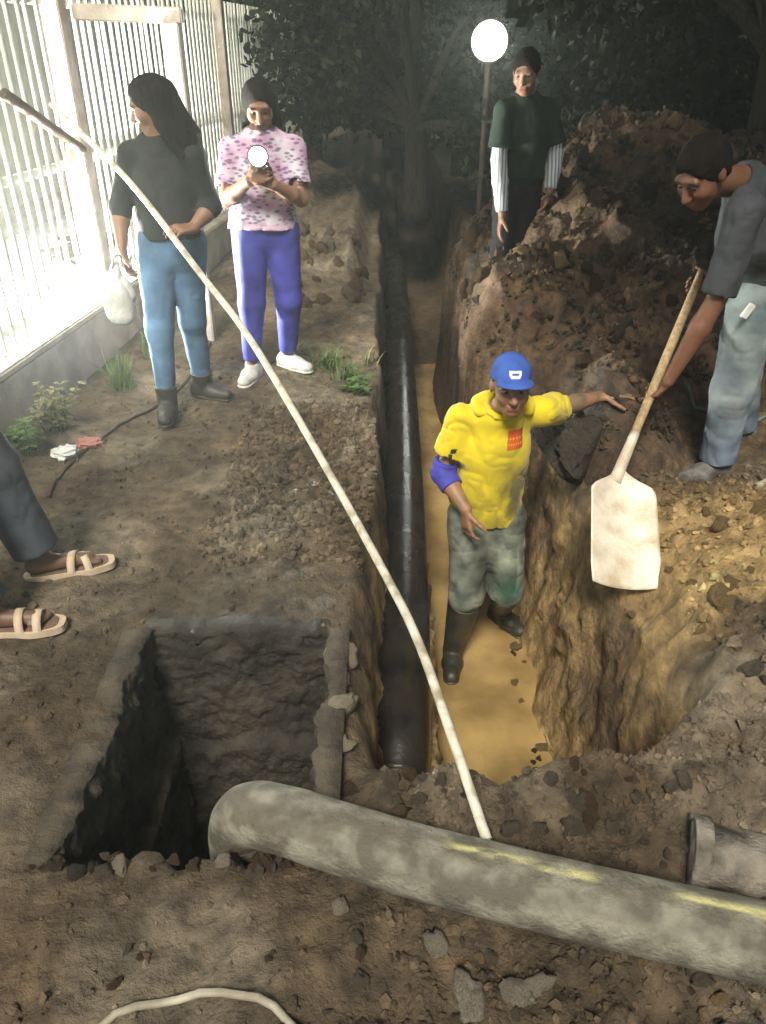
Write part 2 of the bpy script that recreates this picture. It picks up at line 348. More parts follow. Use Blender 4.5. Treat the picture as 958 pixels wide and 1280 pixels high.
def soil_color(x, y, z, t):
    p = np.stack([x, y, z], -1)
    n = fbm(p * 2.2, 5, 100); n2 = fbm(p * 5, 4, 120); n3 = fbm(p * 1.1 + 3, 3, 140)
    c = TOPSOIL[None] * np.ones(x.shape + (1,))
    c = c + (GREY - TOPSOIL) * sstep(-.1, .7, n)[..., None] * .8
    c = lerp(c, BROWN, (sstep(.0, .6, n3) * .6)[..., None])
    damp = np.exp(-(((x + .35) / .35) ** 2 + ((y - 3.2) / .55) ** 2)) * sstep(-.3, .4, n2) + sstep(2.6, 2.2, y) * sstep(-.75, -.95, x) * 0
    damp = np.clip(damp + .6 * np.exp(-(((x + .5) / .5) ** 2 + ((y - 2.25) / .22) ** 2)), 0, 1)
    c = lerp(c, DAMP, (damp * .85)[..., None]); c = lerp(c, GREY * 1.2, (.7 * sstep(-.38, -.1, x) * sstep(.05, -.02, x) * sstep(2.4, 2.8, y) * sstep(4.2, 3.6, y) * sstep(.0, .5, n2))[..., None])
    right = sstep(.72, .9, x) * sstep(3.15, 2.6, y) * sstep(1.6, 1.85, y)
    c = lerp(c, OCHRE * 1.0, (right * sstep(-.5, .1, n * .8 + (y - 1.98 - .2 * (x - .9)) * 2.2))[..., None])
    c = lerp(c, GREY * 1.15, (sstep(.75, .95, x) * sstep(2.0, 1.75, y) * sstep(-.6, .2, n2) * .9)[..., None])
    c = lerp(c, GREY * 1.0, (.6 * np.exp(-((y - 1.4) / .16) ** 2) * sstep(-.2, 0, x) * sstep(-.5, .5, n2))[..., None])
    # below the topsoil the cut shows ochre clay
    depth = sstep(.06, .30, t + .10 * n2)
    clay = lerp(OCHRE * .85, BROWN * 1.25, (sstep(-.15, .6, n + .25 * n2))[..., None])
    far = sstep(3.4, 4.4, y)[..., None]  # far cut painted darker, for the dim back of the trench
    c = lerp(c, lerp(clay, BROWN * .75, far), depth[..., None])
    return c * (1 + .25 * n2)[..., None]
GC = np.clip(soil_color(GX, GY, GZ, trench_depth(GX, GY)), .008, .6)
_p = P3(GX, GY); wetm = np.exp(-(((GX + .33) / .38) ** 2 + ((GY - 3.2) / .6) ** 2)) + .5 * np.exp(-(((GX + .1) / .25) ** 2 + ((GY - 2.3) / .3) ** 2)) + .6 * (trench_depth(GX, GY) > .3)
GW = 1 - np.clip(wetm * sstep(-.1, .5, fbm(_p * 9, 4, 150)) * 1.2, 0, 1)
nx, ny = GX.shape
idx = np.arange(nx * ny).reshape(nx, ny)
q = np.stack([idx[:-1, :-1], idx[1:, :-1], idx[1:, 1:], idx[:-1, 1:]], -1).reshape(-1, 4)
cx = ((GX[:-1, :-1] + GX[1:, 1:]) / 2).ravel(); cy = ((GY[:-1, :-1] + GY[1:, 1:]) / 2).ravel()
keep = ~((cx > PX0) & (cx < PX1) & (cy > PY0) & (cy < PY1))
g = link('ground', mesh('ground', np.stack([GXd, GYd, GZ], -1).reshape(-1, 3), q[keep], True, np.concatenate([GC, GW[..., None]], -1).reshape(-1, 4)), M['soil'])
tag(g, kind='structure', label='brown trodden earth with a trench cut through it')
def gz(x, y): return float(ground_z(np.array([float(x)]), np.array([float(y)]))[0])

# muddy water on the trench bottom
wx = np.linspace(.12, 1.0, 50); wy = np.linspace(1.6, 7.5, 240); WX, WY = np.meshgrid(wx, wy, indexing='ij')
WZ = -1.0 + .006 * fbm(P3(WX * 3, WY * 3), 3, 7) + .002 * fbm(P3(WX * 14, WY * 14), 2, 8)
wi = np.arange(WX.size).reshape(WX.shape); wq = np.stack([wi[:-1, :-1], wi[1:, :-1], wi[1:, 1:], wi[:-1, 1:]], -1).reshape(-1, 4)
tag(link('water', mesh('water', np.stack([WX, WY, WZ], -1).reshape(-1, 3), wq), M['water']), kind='structure', label='ochre muddy water on the trench bottom')

# ------------------------------------------------------------------ spoil heap
LUMPS = [(1.75, 6.3, 1.05, .95, 1.22), (.90, 4.95, .44, .62, .58), (1.14, 3.62, .34, .42, .31), (2.9, 6.0, 1.3, 1.2, 1.15), (1.75, 4.85, .75, .62, .62), (1.4, 5.4, .6, .5, .85), (1.35, 4.2, .40, .35, .38), (2.6, 4.7, .7, .5, .5)]
def heap_h(x, y):
    e = np.zeros_like(x)
    for cx_, cy_, rx, ry, h in LUMPS:
        d2 = ((x - cx_) / rx) ** 2 + ((y - cy_) / ry) ** 2
        e = e + (h * np.exp(-d2 ** 1.35)) ** 4
    h = e ** .25
    wob = fbm(P3(x * 3.2, y * 3.2), 3, 200) * .03
    lft = .44 + .44 * sstep(4.7, 4.0, y)
    h = h * sstep(lft, lft + .22, x + wob)
    return h
def heap_z(x, y):
    h = heap_h(x, y); p = P3(x, y, 3.3); a = np.clip(h / .35, 0, 1)
    z = h + a * (.075 * ridged(p * 2.6 + h[..., None] * 1.5, 5, 210) + .055 * fbm(p * 5.5, 4, 220) + .022 * ridged(p * 13, 3, 230))
    return z - (.16 + trench_depth(x, y)) * (1 - np.clip(h / .10, 0, 1)) ** 1.0
hx = axis([(.34, 2.6, .016), (2.6, 4.6, .06)]); hy = axis([(3.0, 5.6, .016), (5.6, 7.6, .035)])
HX, HY = np.meshgrid(hx, hy, indexing='ij'); HZ = heap_z(HX, HY); HH = heap_h(HX, HY)
hp = np.stack([HX, HY, HZ], -1)
hoff = .05 * np.stack([fbm(hp * 6, 3, 240), fbm(hp * 6 + 9, 3, 250)], -1) * np.clip(HH / .3, 0, 1)[..., None]
hn = fbm(hp * 2.6, 5, 260); hn2 = fbm(hp * 6, 4, 270)
HC = np.array([.135, .080, .045]) * np.ones(HX.shape + (1,))
HC = lerp(HC, np.array([.062, .042, .028]), sstep(-.1, .5, hn)[..., None]); HC = lerp(HC, np.array([.15, .10, .055]), (sstep(.1, .6, hn2) * .8 * sstep(6.0, 4.6, HY))[..., None])  # lighter patches stop towards the back, its dimness painted into the colour
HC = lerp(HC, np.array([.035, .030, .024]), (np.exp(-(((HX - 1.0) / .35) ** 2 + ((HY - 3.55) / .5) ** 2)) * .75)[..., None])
HC = np.clip(HC * (1 + .3 * hn2)[..., None], .008, .5)
hi = np.arange(HX.size).reshape(HX.shape); hq = np.stack([hi[:-1, :-1], hi[1:, :-1], hi[1:, 1:], hi[:-1, 1:]], -1).reshape(-1, 4)
hk = (HH[:-1, :-1] + HH[1:, 1:]).ravel() > .012
hv = np.stack([HX + hoff[..., 0], HY + hoff[..., 1], HZ + np.where(HH < .1, 0, 0)], -1).reshape(-1, 3)
used = np.unique(hq[hk]); rem = -np.ones(len(hv), int); rem[used] = np.arange(len(used))
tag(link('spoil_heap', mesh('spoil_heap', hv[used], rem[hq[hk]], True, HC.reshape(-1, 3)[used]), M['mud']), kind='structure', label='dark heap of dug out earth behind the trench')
def top_z(x, y):
    a = gz(x, y)
    if .36 < x < 4.5 and 3.02 < y < 7.5:
        b = float(heap_z(np.array([float(x)]), np.array([float(y)]))[0]); h = float(heap_h(np.array([float(x)]), np.array([float(y)]))[0])
        if h > .08: a = max(a, b)
    return a

# ------------------------------------------------------------------ fence along the left
FD = Vector((.0995, .995, 0)).normalized(); FN = Vector((FD.y, -FD.x, 0))      # along, towards the path
def F(s, off=0, z=0): return Vector((-1.95, 3.55, 0)) + FD * s + FN * off + Vector((0, 0, z))
FROT = math.atan2(FD.y, FD.x)
fence = empty('picket_fence', F(0)); tag(fence, 'tall white picket fence on a low beige concrete plinth', 'fence')
def fbox(name, s0, s1, off, z0, z1, th, m, bev=.006):
    me = box_mesh(s1 - s0, th, z1 - z0, bev); o = link(name, me, m, fence)
    c = F((s0 + s1) / 2, off, (z0 + z1) / 2); o.matrix_parent_inverse = Matrix.Identity(4)
    o.location = c - fence.location; o.rotation_euler = (0, 0, FROT); return o
fbox('plinth', -2.6, 10, -.07, -.1, .30, .14, M['plinth'], .012)
fbox('coping', -2.6, 10, -.075, .30, .345, .19, M['plinth'], .012)
for z in (.42, 1.12, 1.95): fbox('rail', -2.6, 10, -.115, z, z + .045, .03, M['white_paint'], .004)
pk = box_mesh(.030, .022, 1.78, .004)
for k in range(115):
    s = -2.55 + k * .109
    o = link('picket', pk, M['white_paint'], fence); o.matrix_parent_inverse = Matrix.Identity(4)
    o.location = F(s, -.088, .345 + .89) - fence.location; o.rotation_euler = (random.gauss(0, .004), random.gauss(0, .006), FROT)
for s in (-1.65, 1.62, 4.9, 8.2):
    fbox('post', s - .055, s + .055, -.06, -.1, 2.22, .11, M['beige_paint'], .008)
# slanting brace
a, b = F(.85, -.03, 1.55), F(1.58, -.02, 1.22)
o = link('brace', tube([a, (a + b) / 2, b], .028, 12), M['dark_iron'], fence)

# post with crossbeam beside the fence
gf = empty('post_with_beam', (-1.23, 5.3, 0)); tag(gf, 'pale post with a crossbeam at its top, standing behind the woman in jeans', 'post')
me = box_mesh(.10, .09, 1.95, .008); o = link('post', me, M['beige_paint'], gf); o.matrix_parent_inverse = Matrix.Identity(4); o.location = (0, 0, .90)
me = box_mesh(.62, .07, .085, .008); o = link('beam', me, M['beige_paint'], gf); o.matrix_parent_inverse = Matrix.Identity(4); o.location = (-.24, 0, 1.915); o.rotation_euler = (0, .03, .04)

# the yard behind the fence
yv = [F(-3, -.16, -.012), F(10, -.16, -.012), F(10, -4, -.012), F(-3, -4, -.012)]
tag(link('yard_paving', box_mesh(14, 3.4, .1, .01), M['yard']), kind='structure').location = F(3.5, -1.9, -.03)
bpy.data.objects['yard_paving'].rotation_euler = (0, 0, FROT)
hw = empty('house_wall', F(3.5, -2.5, 0)); tag(hw, 'white painted house wall glaring behind the picket fence', 'wall')
def hwbox(name, s0, s1, off, z0, z1, th, m):
    o = link(name, box_mesh(s1 - s0, th, z1 - z0, .01), m, hw); o.matrix_parent_inverse = Matrix.Identity(4)
    o.location = F((s0 + s1) / 2, off, (z0 + z1) / 2) - hw.location; o.rotation_euler = (0, 0, FROT)
hwbox('wall', -3, 11, -2.6, 0, 3.0, .16, M['wall']); hwbox('skirting', -3, 11, -2.505, .02, .28, .03, M['beige_paint'])
# floodlight on a small stand in the yard
FL = F(1.35, -.62, 0)
fl = empty('floodlight', FL); tag(fl, 'lit floodlight on a stand glaring behind the white fence', 'lamp')
o = link('stand', tube([FL + Vector((0, 0, -.02)), FL + Vector((0, 0, .15)), FL + Vector((0, 0, .30))], .018, 10), M['dark_iron'], fl)
for k in range(3):
    an = k * 2.094 + .4; e = FL + Vector((math.cos(an) * .24, math.sin(an) * .24, .01))
    link('foot', tube([FL + Vector((0, 0, .22)), (FL + Vector((0, 0, .22)) + e) / 2, e], .011, 8), M['dark_iron'], fl)
aim = (Vector((-.2, 1.8, .9)) - (FL + Vector((0, 0, .40)))).normalized(); qrot = aim.to_track_quat('-Z', 'Y')
o = link('housing', box_mesh(.34, .24, .08, .012), M['dark_iron'], fl); o.matrix_parent_inverse = Matrix.Identity(4); o.location = (0, 0, .40); o.rotation_euler = qrot.to_euler()
o2 = link('glass', box_mesh(.30, .20, .012, .004), M['lamp_glass'], fl); o2.matrix_parent_inverse = Matrix.Identity(4); o2.location = Vector((0, 0, .40)) + aim * .045; o2.rotation_euler = qrot.to_euler()
ld = bpy.data.lights.new('floodlight_lamp', 'POINT'); ld.energy = 800; ld.shadow_soft_size = .10; ld.color = (.97, 1, .92)
lo = bpy.data.objects.new('floodlight_lamp', ld); COL.objects.link(lo); lo.parent = fl; lo.location = Vector((0, 0, .40)) + aim * .14

# ------------------------------------------------------------------ inspection pit
M['pitrim'] = mat('earthy_concrete', (.115, .092, .062), (.05, .041, .028), 9, .9, .8, 30, detail=8)
pit = empty('inspection_pit', ((PX0 + PX1) / 2, (PY0 + PY1) / 2, -1.2)); tag(pit, 'open rectangular concrete pit in the path, dark and damp inside', 'pit')
def rough_wall(name, p0, p1, z0, z1, inward, th, m, seed, nh=80, nv=110, topn=.02):
    p0, p1, inward = Vector(p0), Vector(p1), Vector(inward); L = (p1 - p0).length
    us = np.linspace(0, 1, nh); vs_ = np.linspace(0, 1, nv); V = []
    U, W = np.meshgrid(us, vs_, indexing='ij')
    base = np.array(p0)[None, None] + (np.array(p1) - np.array(p0))[None, None] * U[..., None]; base[..., 2] = z0 + (z1 - z0) * W
    pp = base * 1.0
    n = .016 * ridged(pp * 5, 4, seed) + .010 * fbm(pp * 17, 4, seed + 5) + .006 * ridged(pp * 40, 2, seed + 6)
    ledge = .05 * sstep(.62, .58, W + .03 * fbm(pp * 6, 2, seed + 9))
    front = base + np.array(inward)[None, None] * (n + ledge)[..., None]
    front[..., 2] += topn * fbm(pp * 8, 3, seed + 3) * (W > .97)
    back = base - np.array(inward)[None, None] * th; back[..., 2] = front[..., 2]
    vs2 = np.concatenate([front.reshape(-1, 3), back.reshape(-1, 3)])
    i = np.arange(nh * nv).reshape(nh, nv); f = []
    f.append(np.stack([i[:-1, :-1], i[1:, :-1], i[1:, 1:], i[:-1, 1:]], -1).reshape(-1, 4))
    t = i[:, -1]; f.append(np.stack([t[:-1], t[1:], t[1:] + nh * nv, t[:-1] + nh * nv], -1))
    j = i + nh * nv; f.append(np.stack([j[:-1, :-1], j[:-1, 1:], j[1:, 1:], j[1:, :-1]], -1).reshape(-1, 4))
    for e in (i[0], i[-1]): f.append(np.stack([e[:-1], e[1:], e[1:] + nh * nv, e[:-1] + nh * nv], -1))
    return link(name, mesh(name, vs2, np.concatenate(f)), m, pit)
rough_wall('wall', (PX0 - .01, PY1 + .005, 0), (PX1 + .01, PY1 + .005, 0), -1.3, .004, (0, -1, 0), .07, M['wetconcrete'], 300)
rough_wall('wall', (PX0 + .005, PY0 - .01, 0), (PX0 + .005, PY1, 0), -1.3, .012, (1, 0, 0), .075, M['pitrim'], 310)
rough_wall('wall', (PX1 - .005, PY0 - .01, 0), (PX1 - .005, PY1, 0), -1.3, .03, (-1, 0, 0), .06, M['pitrim'], 320)
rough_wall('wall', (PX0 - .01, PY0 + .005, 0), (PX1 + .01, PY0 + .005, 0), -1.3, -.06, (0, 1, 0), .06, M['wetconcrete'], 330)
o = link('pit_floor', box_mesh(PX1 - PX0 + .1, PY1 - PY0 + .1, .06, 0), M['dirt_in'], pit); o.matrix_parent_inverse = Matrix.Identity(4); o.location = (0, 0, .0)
# chipped blocks along the pit's right edge and a slab on its left edge
def rock_mesh(seed, sub=3, sq=(1, 1, 1), rough=.35, edge=.12):
    bm = bmesh.new(); bmesh.ops.create_icosphere(bm, subdivisions=sub, radius=1)
    co = np.array([v.co[:] for v in bm.verts]); d = 1 + rough * fbm(co * 1.2 + seed * 7.7, 3, seed) + edge * ridged(co * 2.4 + seed, 2, seed + 3)
    r2 = np.random.default_rng(seed)
    for k in range(7):                                            # flat broken faces
        nrm = r2.normal(size=3); nrm /= np.linalg.norm(nrm); lim = r2.uniform(.62, .9); dd = (co * d[:, None]) @ nrm
        d = np.where(dd > lim, d * (lim + (dd - lim) * .15) / np.maximum(dd, 1e-3), d)
    co = co * d[:, None] * np.array(sq)
    for v, c in zip(bm.verts, co): v.co = c
    return bm_mesh(bm, 'rock', True)
M['pale_block'] = mat('yellowish_mortar_block', (.33, .28, .18), (.15, .125, .085), 14, .9, .7, 40, detail=6)
for (x, y, s, sq) in [(-.135, 1.98, .045, (1, 1.3, .7)), (-.14, 1.72, .042, (1, 1.7, .8)), (-.135, 1.85, .03, (1, 1.2, .6)), (-.14, 1.58, .032, (1, 1.5, .6))]:
    o = link('edge_block', rock_mesh(int(y * 100), 4, sq, .3, .22), M['pale_block'], pit); o.matrix_parent_inverse = Matrix.Identity(4)
    o.location = Vector((x, y, .008)) - pit.location; o.scale = (s,) * 3; o.rotation_euler = (.2, .1, y * 3)

# ------------------------------------------------------------------ pipes and pole
def gp_col(t, a):
    # r: yellow scrapes along the top, g: brown mud on parts of the flank
    n = fbm(np.stack([t * 60, a * 7, t * 0 + .5], -1), 3, 5); n2 = fbm(np.stack([t * 14, a * 1.3, t * 0 + 4.5], -1), 4, 8)
    top = np.exp(-((a - 1.42 - .12 * n) / .13) ** 2)
    band = sstep(.085, .105, t) * sstep(.168, .15, t) + sstep(.185, .20, t) * sstep(.29, .26, t)
    y = np.clip(top * band * np.clip(.75 + 1.6 * n, 0, 1), 0, 1); mud = np.clip((n2 - .05) * 1.8, 0, 1) * .75
    return np.stack([y, mud * (1 - y), t * 0], -1)
gpp = crspline([(1.45, .80, .10), (.81, .955, .095), (.235, 1.105, .09), (-.10, 1.21, .092), (-.23, 1.262, .085), (-.33, 1.315, .045), (-.385, 1.355, -.05), (-.405, 1.38, -.22), (-.41, 1.40, -.5)], 34)
gp = link('grey_pipe', tube(gpp, .083, 72, hollow=.86, col=gp_col, rfun=lambda t, a: .012 * math.sin(t * 40 + a * 2) * math.sin(a * 3 + t * 11)), M['greypipe'])
tag(gp, 'thick weathered grey pipe crossing the foreground and bending down into the pit', 'pipe')
bp = crspline([(.055, 1.98, -.62), (.075, 2.25, -.53), (.10, 3.0, -.50), (.125, 4.2, -.50), (.14, 6.2, -.50), (.15, 9.5, -.48)], 12)
tag(link('black_pipe', tube(bp, .118, 32, hollow=.85), M['blackpipe']), 'long black pipe laid along the left side of the trench', 'pipe')
pl = crspline([(.252, 1.2, .10), (.175, 1.46, .205), (.10, 1.72, .285), (.003, 1.96, .355), (-.22, 2.42, .52), (-.53, 2.98, .765), (-.78, 3.34, .93), (-1.19, 3.9, 1.215), (-1.71, 4.5, 1.50)], 8)
tag(link('white_tube', tube(pl, .0135, 14, hollow=.7), M['pvc']), 'long thin white tube leaning from the grey pipe up to the fence', 'tube')

# ------------------------------------------------------------------ SDF modelling of figures
def V3(*a): return np.array(a, float)
def unit(v): v = np.asarray(v, float); return v / (np.linalg.norm(v) + 1e-9)
class Sdf:
    """ordered list of shapes blended into one continuous surface"""
    def __init__(s, cell=.006): s.ops = []; s.cell = cell; s.noise = []
    def cone(s, a, b, ra, rb, k=.02, flat=None, end=0, sub=False):
        s.ops.append(('c', V3(*a), V3(*b), ra, rb, k, flat, end, sub)); return s
    def ell(s, c, r, R=None, k=.02, sub=False):
        s.ops.append(('e', V3(*c), V3(*r), np.eye(3) if R is None else np.asarray(R), k, None, 0, sub)); return s
    def cut(s, o, n, rad=10, k=.0):
        s.ops.append(('p', V3(*o), unit(n), rad, 0, k, None, 0, True)); return s
    def bbox(s):
        lo = np.full(3, 1e9); hi = -lo
        for op in s.ops:
            if op[0] == 'c' and not op[8]:
                r = max(op[3], op[4])
                for p in (op[1], op[2]): lo = np.minimum(lo, p - r); hi = np.maximum(hi, p + r)
            elif op[0] == 'e' and not op[7]:
                r = max(op[2]); lo = np.minimum(lo, op[1] - r); hi = np.maximum(hi, op[1] + r)
        return lo - .03, hi + .03
    def build(s):
        lo, hi = s.bbox(); h = s.cell; n = np.ceil((hi - lo) / h).astype(int) + 1
        D = np.full(n, .06, np.float32)
        for op in s.ops:
            if op[0] == 'c': r = max(op[3], op[4]); a = np.minimum(op[1], op[2]) - r - .06; b = np.maximum(op[1], op[2]) + r + .06
            elif op[0] == 'e': r = max(op[2]); a = op[1] - r - .06; b = op[1] + r + .06
            else: a = op[1] - op[3]; b = op[1] + op[3]
            i0 = np.clip(np.floor((a - lo) / h).astype(int), 0, n); i1 = np.clip(np.ceil((b - lo) / h).astype(int) + 1, 0, n)
            if np.any(i1 <= i0): continue
            X = np.meshgrid(*[lo[c] + h * np.arange(i0[c], i1[c]) for c in range(3)], indexing='ij'); P = np.stack(X, -1)
            sl = tuple(slice(i0[c], i1[c]) for c in range(3)); cur = D[sl]
            if op[0] == 'c':
                _, pa, pb, ra, rb, k, flat, end, sub = op
                q = P - pa; ba = pb - pa
                if flat is not None: ax = unit(flat[0]); q = q + ax * ((q @ ax) * (flat[1] - 1))[..., None]
                L2 = ba @ ba + 1e-12; t = (q @ ba) / L2; tc = np.clip(t, 0, 1)
                d = np.linalg.norm(q - tc[..., None] * ba, axis=-1) - (ra + (rb - ra) * tc)
                L = math.sqrt(L2)
                if end & 1: d = np.maximum(d, (t - 1) * L)
                if end & 2: d = np.maximum(d, -t * L)
            elif op[0] == 'e':
                _, c, r, R, k, _, _, sub = op
                q = (P - c) @ R; k0 = np.linalg.norm(q / r, axis=-1); k1 = np.linalg.norm(q / (r * r), axis=-1) + 1e-9
                d = k0 * (k0 - 1) / k1
            else:
                _, o, nn, rad, _, k, _, _, sub = op
                d = -((P - o) @ nn); 
                if rad < 5: d = np.where(np.linalg.norm(P - o, axis=-1) < rad, d, 1.0)
            if sub: d = -d; x = -cur; y = -d                         # smooth max
            else: x = cur; y = d
            if k > 0: hh = np.maximum(k - np.abs(x - y), 0) / k; r_ = np.minimum(x, y) - hh * hh * k * .25
            else: r_ = np.minimum(x, y)
            D[sl] = -r_ if sub else r_
        if s.noise:
            m = np.abs(D) < .03; ii = np.argwhere(m); P = lo + ii * h
            for amp, fr, seed in s.noise:
                Q = P * np.array(fr); Q = Q + .6 * np.stack([vnoise(P * 4 + 5, seed), vnoise(P * 4 + 9, seed + 1), vnoise(P * 4, seed + 2)], -1)
                cz_ = 1 - np.abs(vnoise(Q, seed + 3)); D[m] += (amp * (.8 * vnoise(Q * .6, seed + 4) + 1.1 * cz_ ** 5)).astype(np.float32)
        return nets(D, lo, h)
def nets(D, lo, h):
    ins = D < 0; n = np.array(D.shape)
    cnt = np.zeros(n - 1, np.int8)
    for a in (0, 1):
        for b in (0, 1):
            for c in (0, 1): cnt += ins[a:n[0] - 1 + a, b:n[1] - 1 + b, c:n[2] - 1 + c]
    mix = (cnt > 0) & (cnt < 8); cells = np.argwhere(mix); ids = -np.ones(n - 1, np.int64); ids[mix] = np.arange(len(cells))
    acc = np.zeros((len(cells), 3)); num = np.zeros(len(cells))
    C = [(a, b, c) for a in (0, 1) for b in (0, 1) for c in (0, 1)]
    for i in range(8):
        for j in range(i + 1, 8):
            dlt = np.abs(np.array(C[i]) - np.array(C[j]))
            if dlt.sum() != 1: continue
            p, q_ = np.array(C[i]), np.array(C[j]); A = D[tuple((cells + p).T)]; B = D[tuple((cells + q_).T)]
            cr = (A < 0) != (B < 0); t = np.where(cr, A / np.where(cr, A - B, 1), 0)
            acc += np.where(cr[:, None], p + (q_ - p) * t[:, None], 0); num += cr
    v = lo + h * (cells + acc / num[:, None]); F_ = []
    for ax in range(3):
        u, w_ = [(1, 2), (2, 0), (0, 1)][ax]
        s0 = [slice(None)] * 3; s1 = [slice(None)] * 3; s0[ax] = slice(0, -1); s1[ax] = slice(1, None)
        ch = ins[tuple(s0)] != ins[tuple(s1)]; e = np.argwhere(ch)
        e = e[(e[:, u] > 0) & (e[:, w_] > 0) & (e[:, u] < n[u] - 1) & (e[:, w_] < n[w_] - 1)]
        fl_ = ins[tuple(e.T)]
        def off(a, b): o_ = e.copy(); o_[:, u] -= a; o_[:, w_] -= b; return ids[tuple(o_.T)]
        qd = np.stack([off(1, 1), off(0, 1), off(0, 0), off(1, 0)], -1)
        qd[~fl_] = qd[~fl_][:, ::-1]; F_.append(qd)
    return v, np.concatenate(F_)
def sdf_obj(name, s, m, parent, col=None, relax=1):
    v, f = s.build()
    for _ in range(relax):                                        # light smoothing of voxel steps
        acc = np.zeros_like(v); c = np.zeros(len(v))
        for a in range(4):
            np.add.at(acc, f[:, a], v[f[:, (a + 1) % 4]]); np.add.at(c, f[:, a], 1)
        v = v * .5 + .5 * acc / np.maximum(c, 1)[:, None]
    return link(name, mesh(name, v, f, True, col(v) if col else None), m, parent)

def frame(front, up):
    f = unit(front); u = unit(np.asarray(up, float) - f * np.dot(up, f)); x = np.cross(f, u); return np.stack([x, f, u], 1)   # columns: right, front, up
def head_ops(s, c, R, k=1.0):
    def L(*p): return V3(*c) + R @ (V3(*p) * k)
    def e(p, r, kk=.02, sub=False): s.ell(L(*p), V3(*r) * k, R, kk, sub)
    e((0, -.012, .03), (.074, .093, .086)); e((0, .030, -.035), (.060, .062, .078), .03)
    e((0, .058, -.092), (.030, .028, .022), .03)
    for sx in (-1, 1):
        e((sx * .040, .062, -.028), (.024, .026, .026), .025); e((sx * .076, -.008, -.004), (.009, .020, .031), .008)
        e((sx * .031, .099, .004), (.017, .016, .012), .014, True)
    s.cone(L(-.040, .080, .026), L(.040, .080, .026), .013 * k, .013 * k, .016)
    s.cone(L(0, .088, .010), L(0, .112, -.034), .008 * k, .0135 * k, .012)
    for sx in (-1, 1): s.ell(L(sx * .011, .102, -.037), V3(.010, .010, .009) * k, R, .006)
    s.cone(L(-.019, .088, -.060), L(.019, .088, -.060), .0075 * k, .0075 * k, .006, flat=(R[:, 1], .8))
    s.cone(L(-.016, .087, -.072), L(.016, .087, -.072), .0085 * k, .0085 * k, .006, flat=(R[:, 1], .8))
def eyes(c, R, parent, k=1.0):
    for sx in (-1, 1):
        bm = bmesh.new(); bmesh.ops.create_uvsphere(bm, u_segments=14, v_segments=10, radius=.0115 * k)
        o = link('eye', bm_mesh(bm, 'eye', True), M['eyewhite'], parent); o.location = Vector(V3(*c) + R @ (V3(sx * .031, .0745, .002) * k)) 
        bm = bmesh.new(); bmesh.ops.create_uvsphere(bm, u_segments=10, v_segments=8, radius=.0078 * k)
        i = link('iris', bm_mesh(bm, 'iris', True), M['eye'], o); i.location = Vector(R @ (V3(0, .0062, -.002) * k))
def hand_ops(s, wr, d, n, thumb, curl=.35, size=1.0, spread=.12):
    """five fingers rooted in a palm: d wrist->knuckles, n the way the palm faces, thumb = +1/-1 side along d x n"""
    d = unit(d); n = unit(np.asarray(n, float) - d * np.dot(n, d)); sd = np.cross(d, n) * thumb; wr = V3(*wr)
    for i, o in enumerate((.030, .010, -.010, -.029)):
        s.cone(wr + sd * o * .5 * size, wr + d * .085 * size + sd * o * size, .016 * size, .0125 * size, .012)
    for i, (o, ln) in enumerate(((.031, .072), (.0105, .080), (-.0105, .074), (-.030, .058))):
        p = wr + d * .088 * size + sd * o * size; a = curl * .6; dd = unit(d + sd * spread * (o / .03))
        for seg, fr in enumerate((.45, .31, .24)):
            v = dd * math.cos(a) + n * math.sin(a); q = p + v * ln * fr * size
            s.cone(p, q, (.0092 - .0009 * seg) * size, (.0087 - .0011 * seg) * size, .004); p = q; a += curl
    p = wr + d * .022 * size + sd * .026 * size; a = .15
    tv = unit(d * .62 + sd * .72 + n * .35)
    for ln, r in ((.042, .0125), (.032, .0105), (.026, .0092)):
        q = p + tv * ln * size; s.cone(p, q, r * size, (r - .0012) * size, .008); p = q; tv = unit(tv + d * .25 + n * curl * .55)

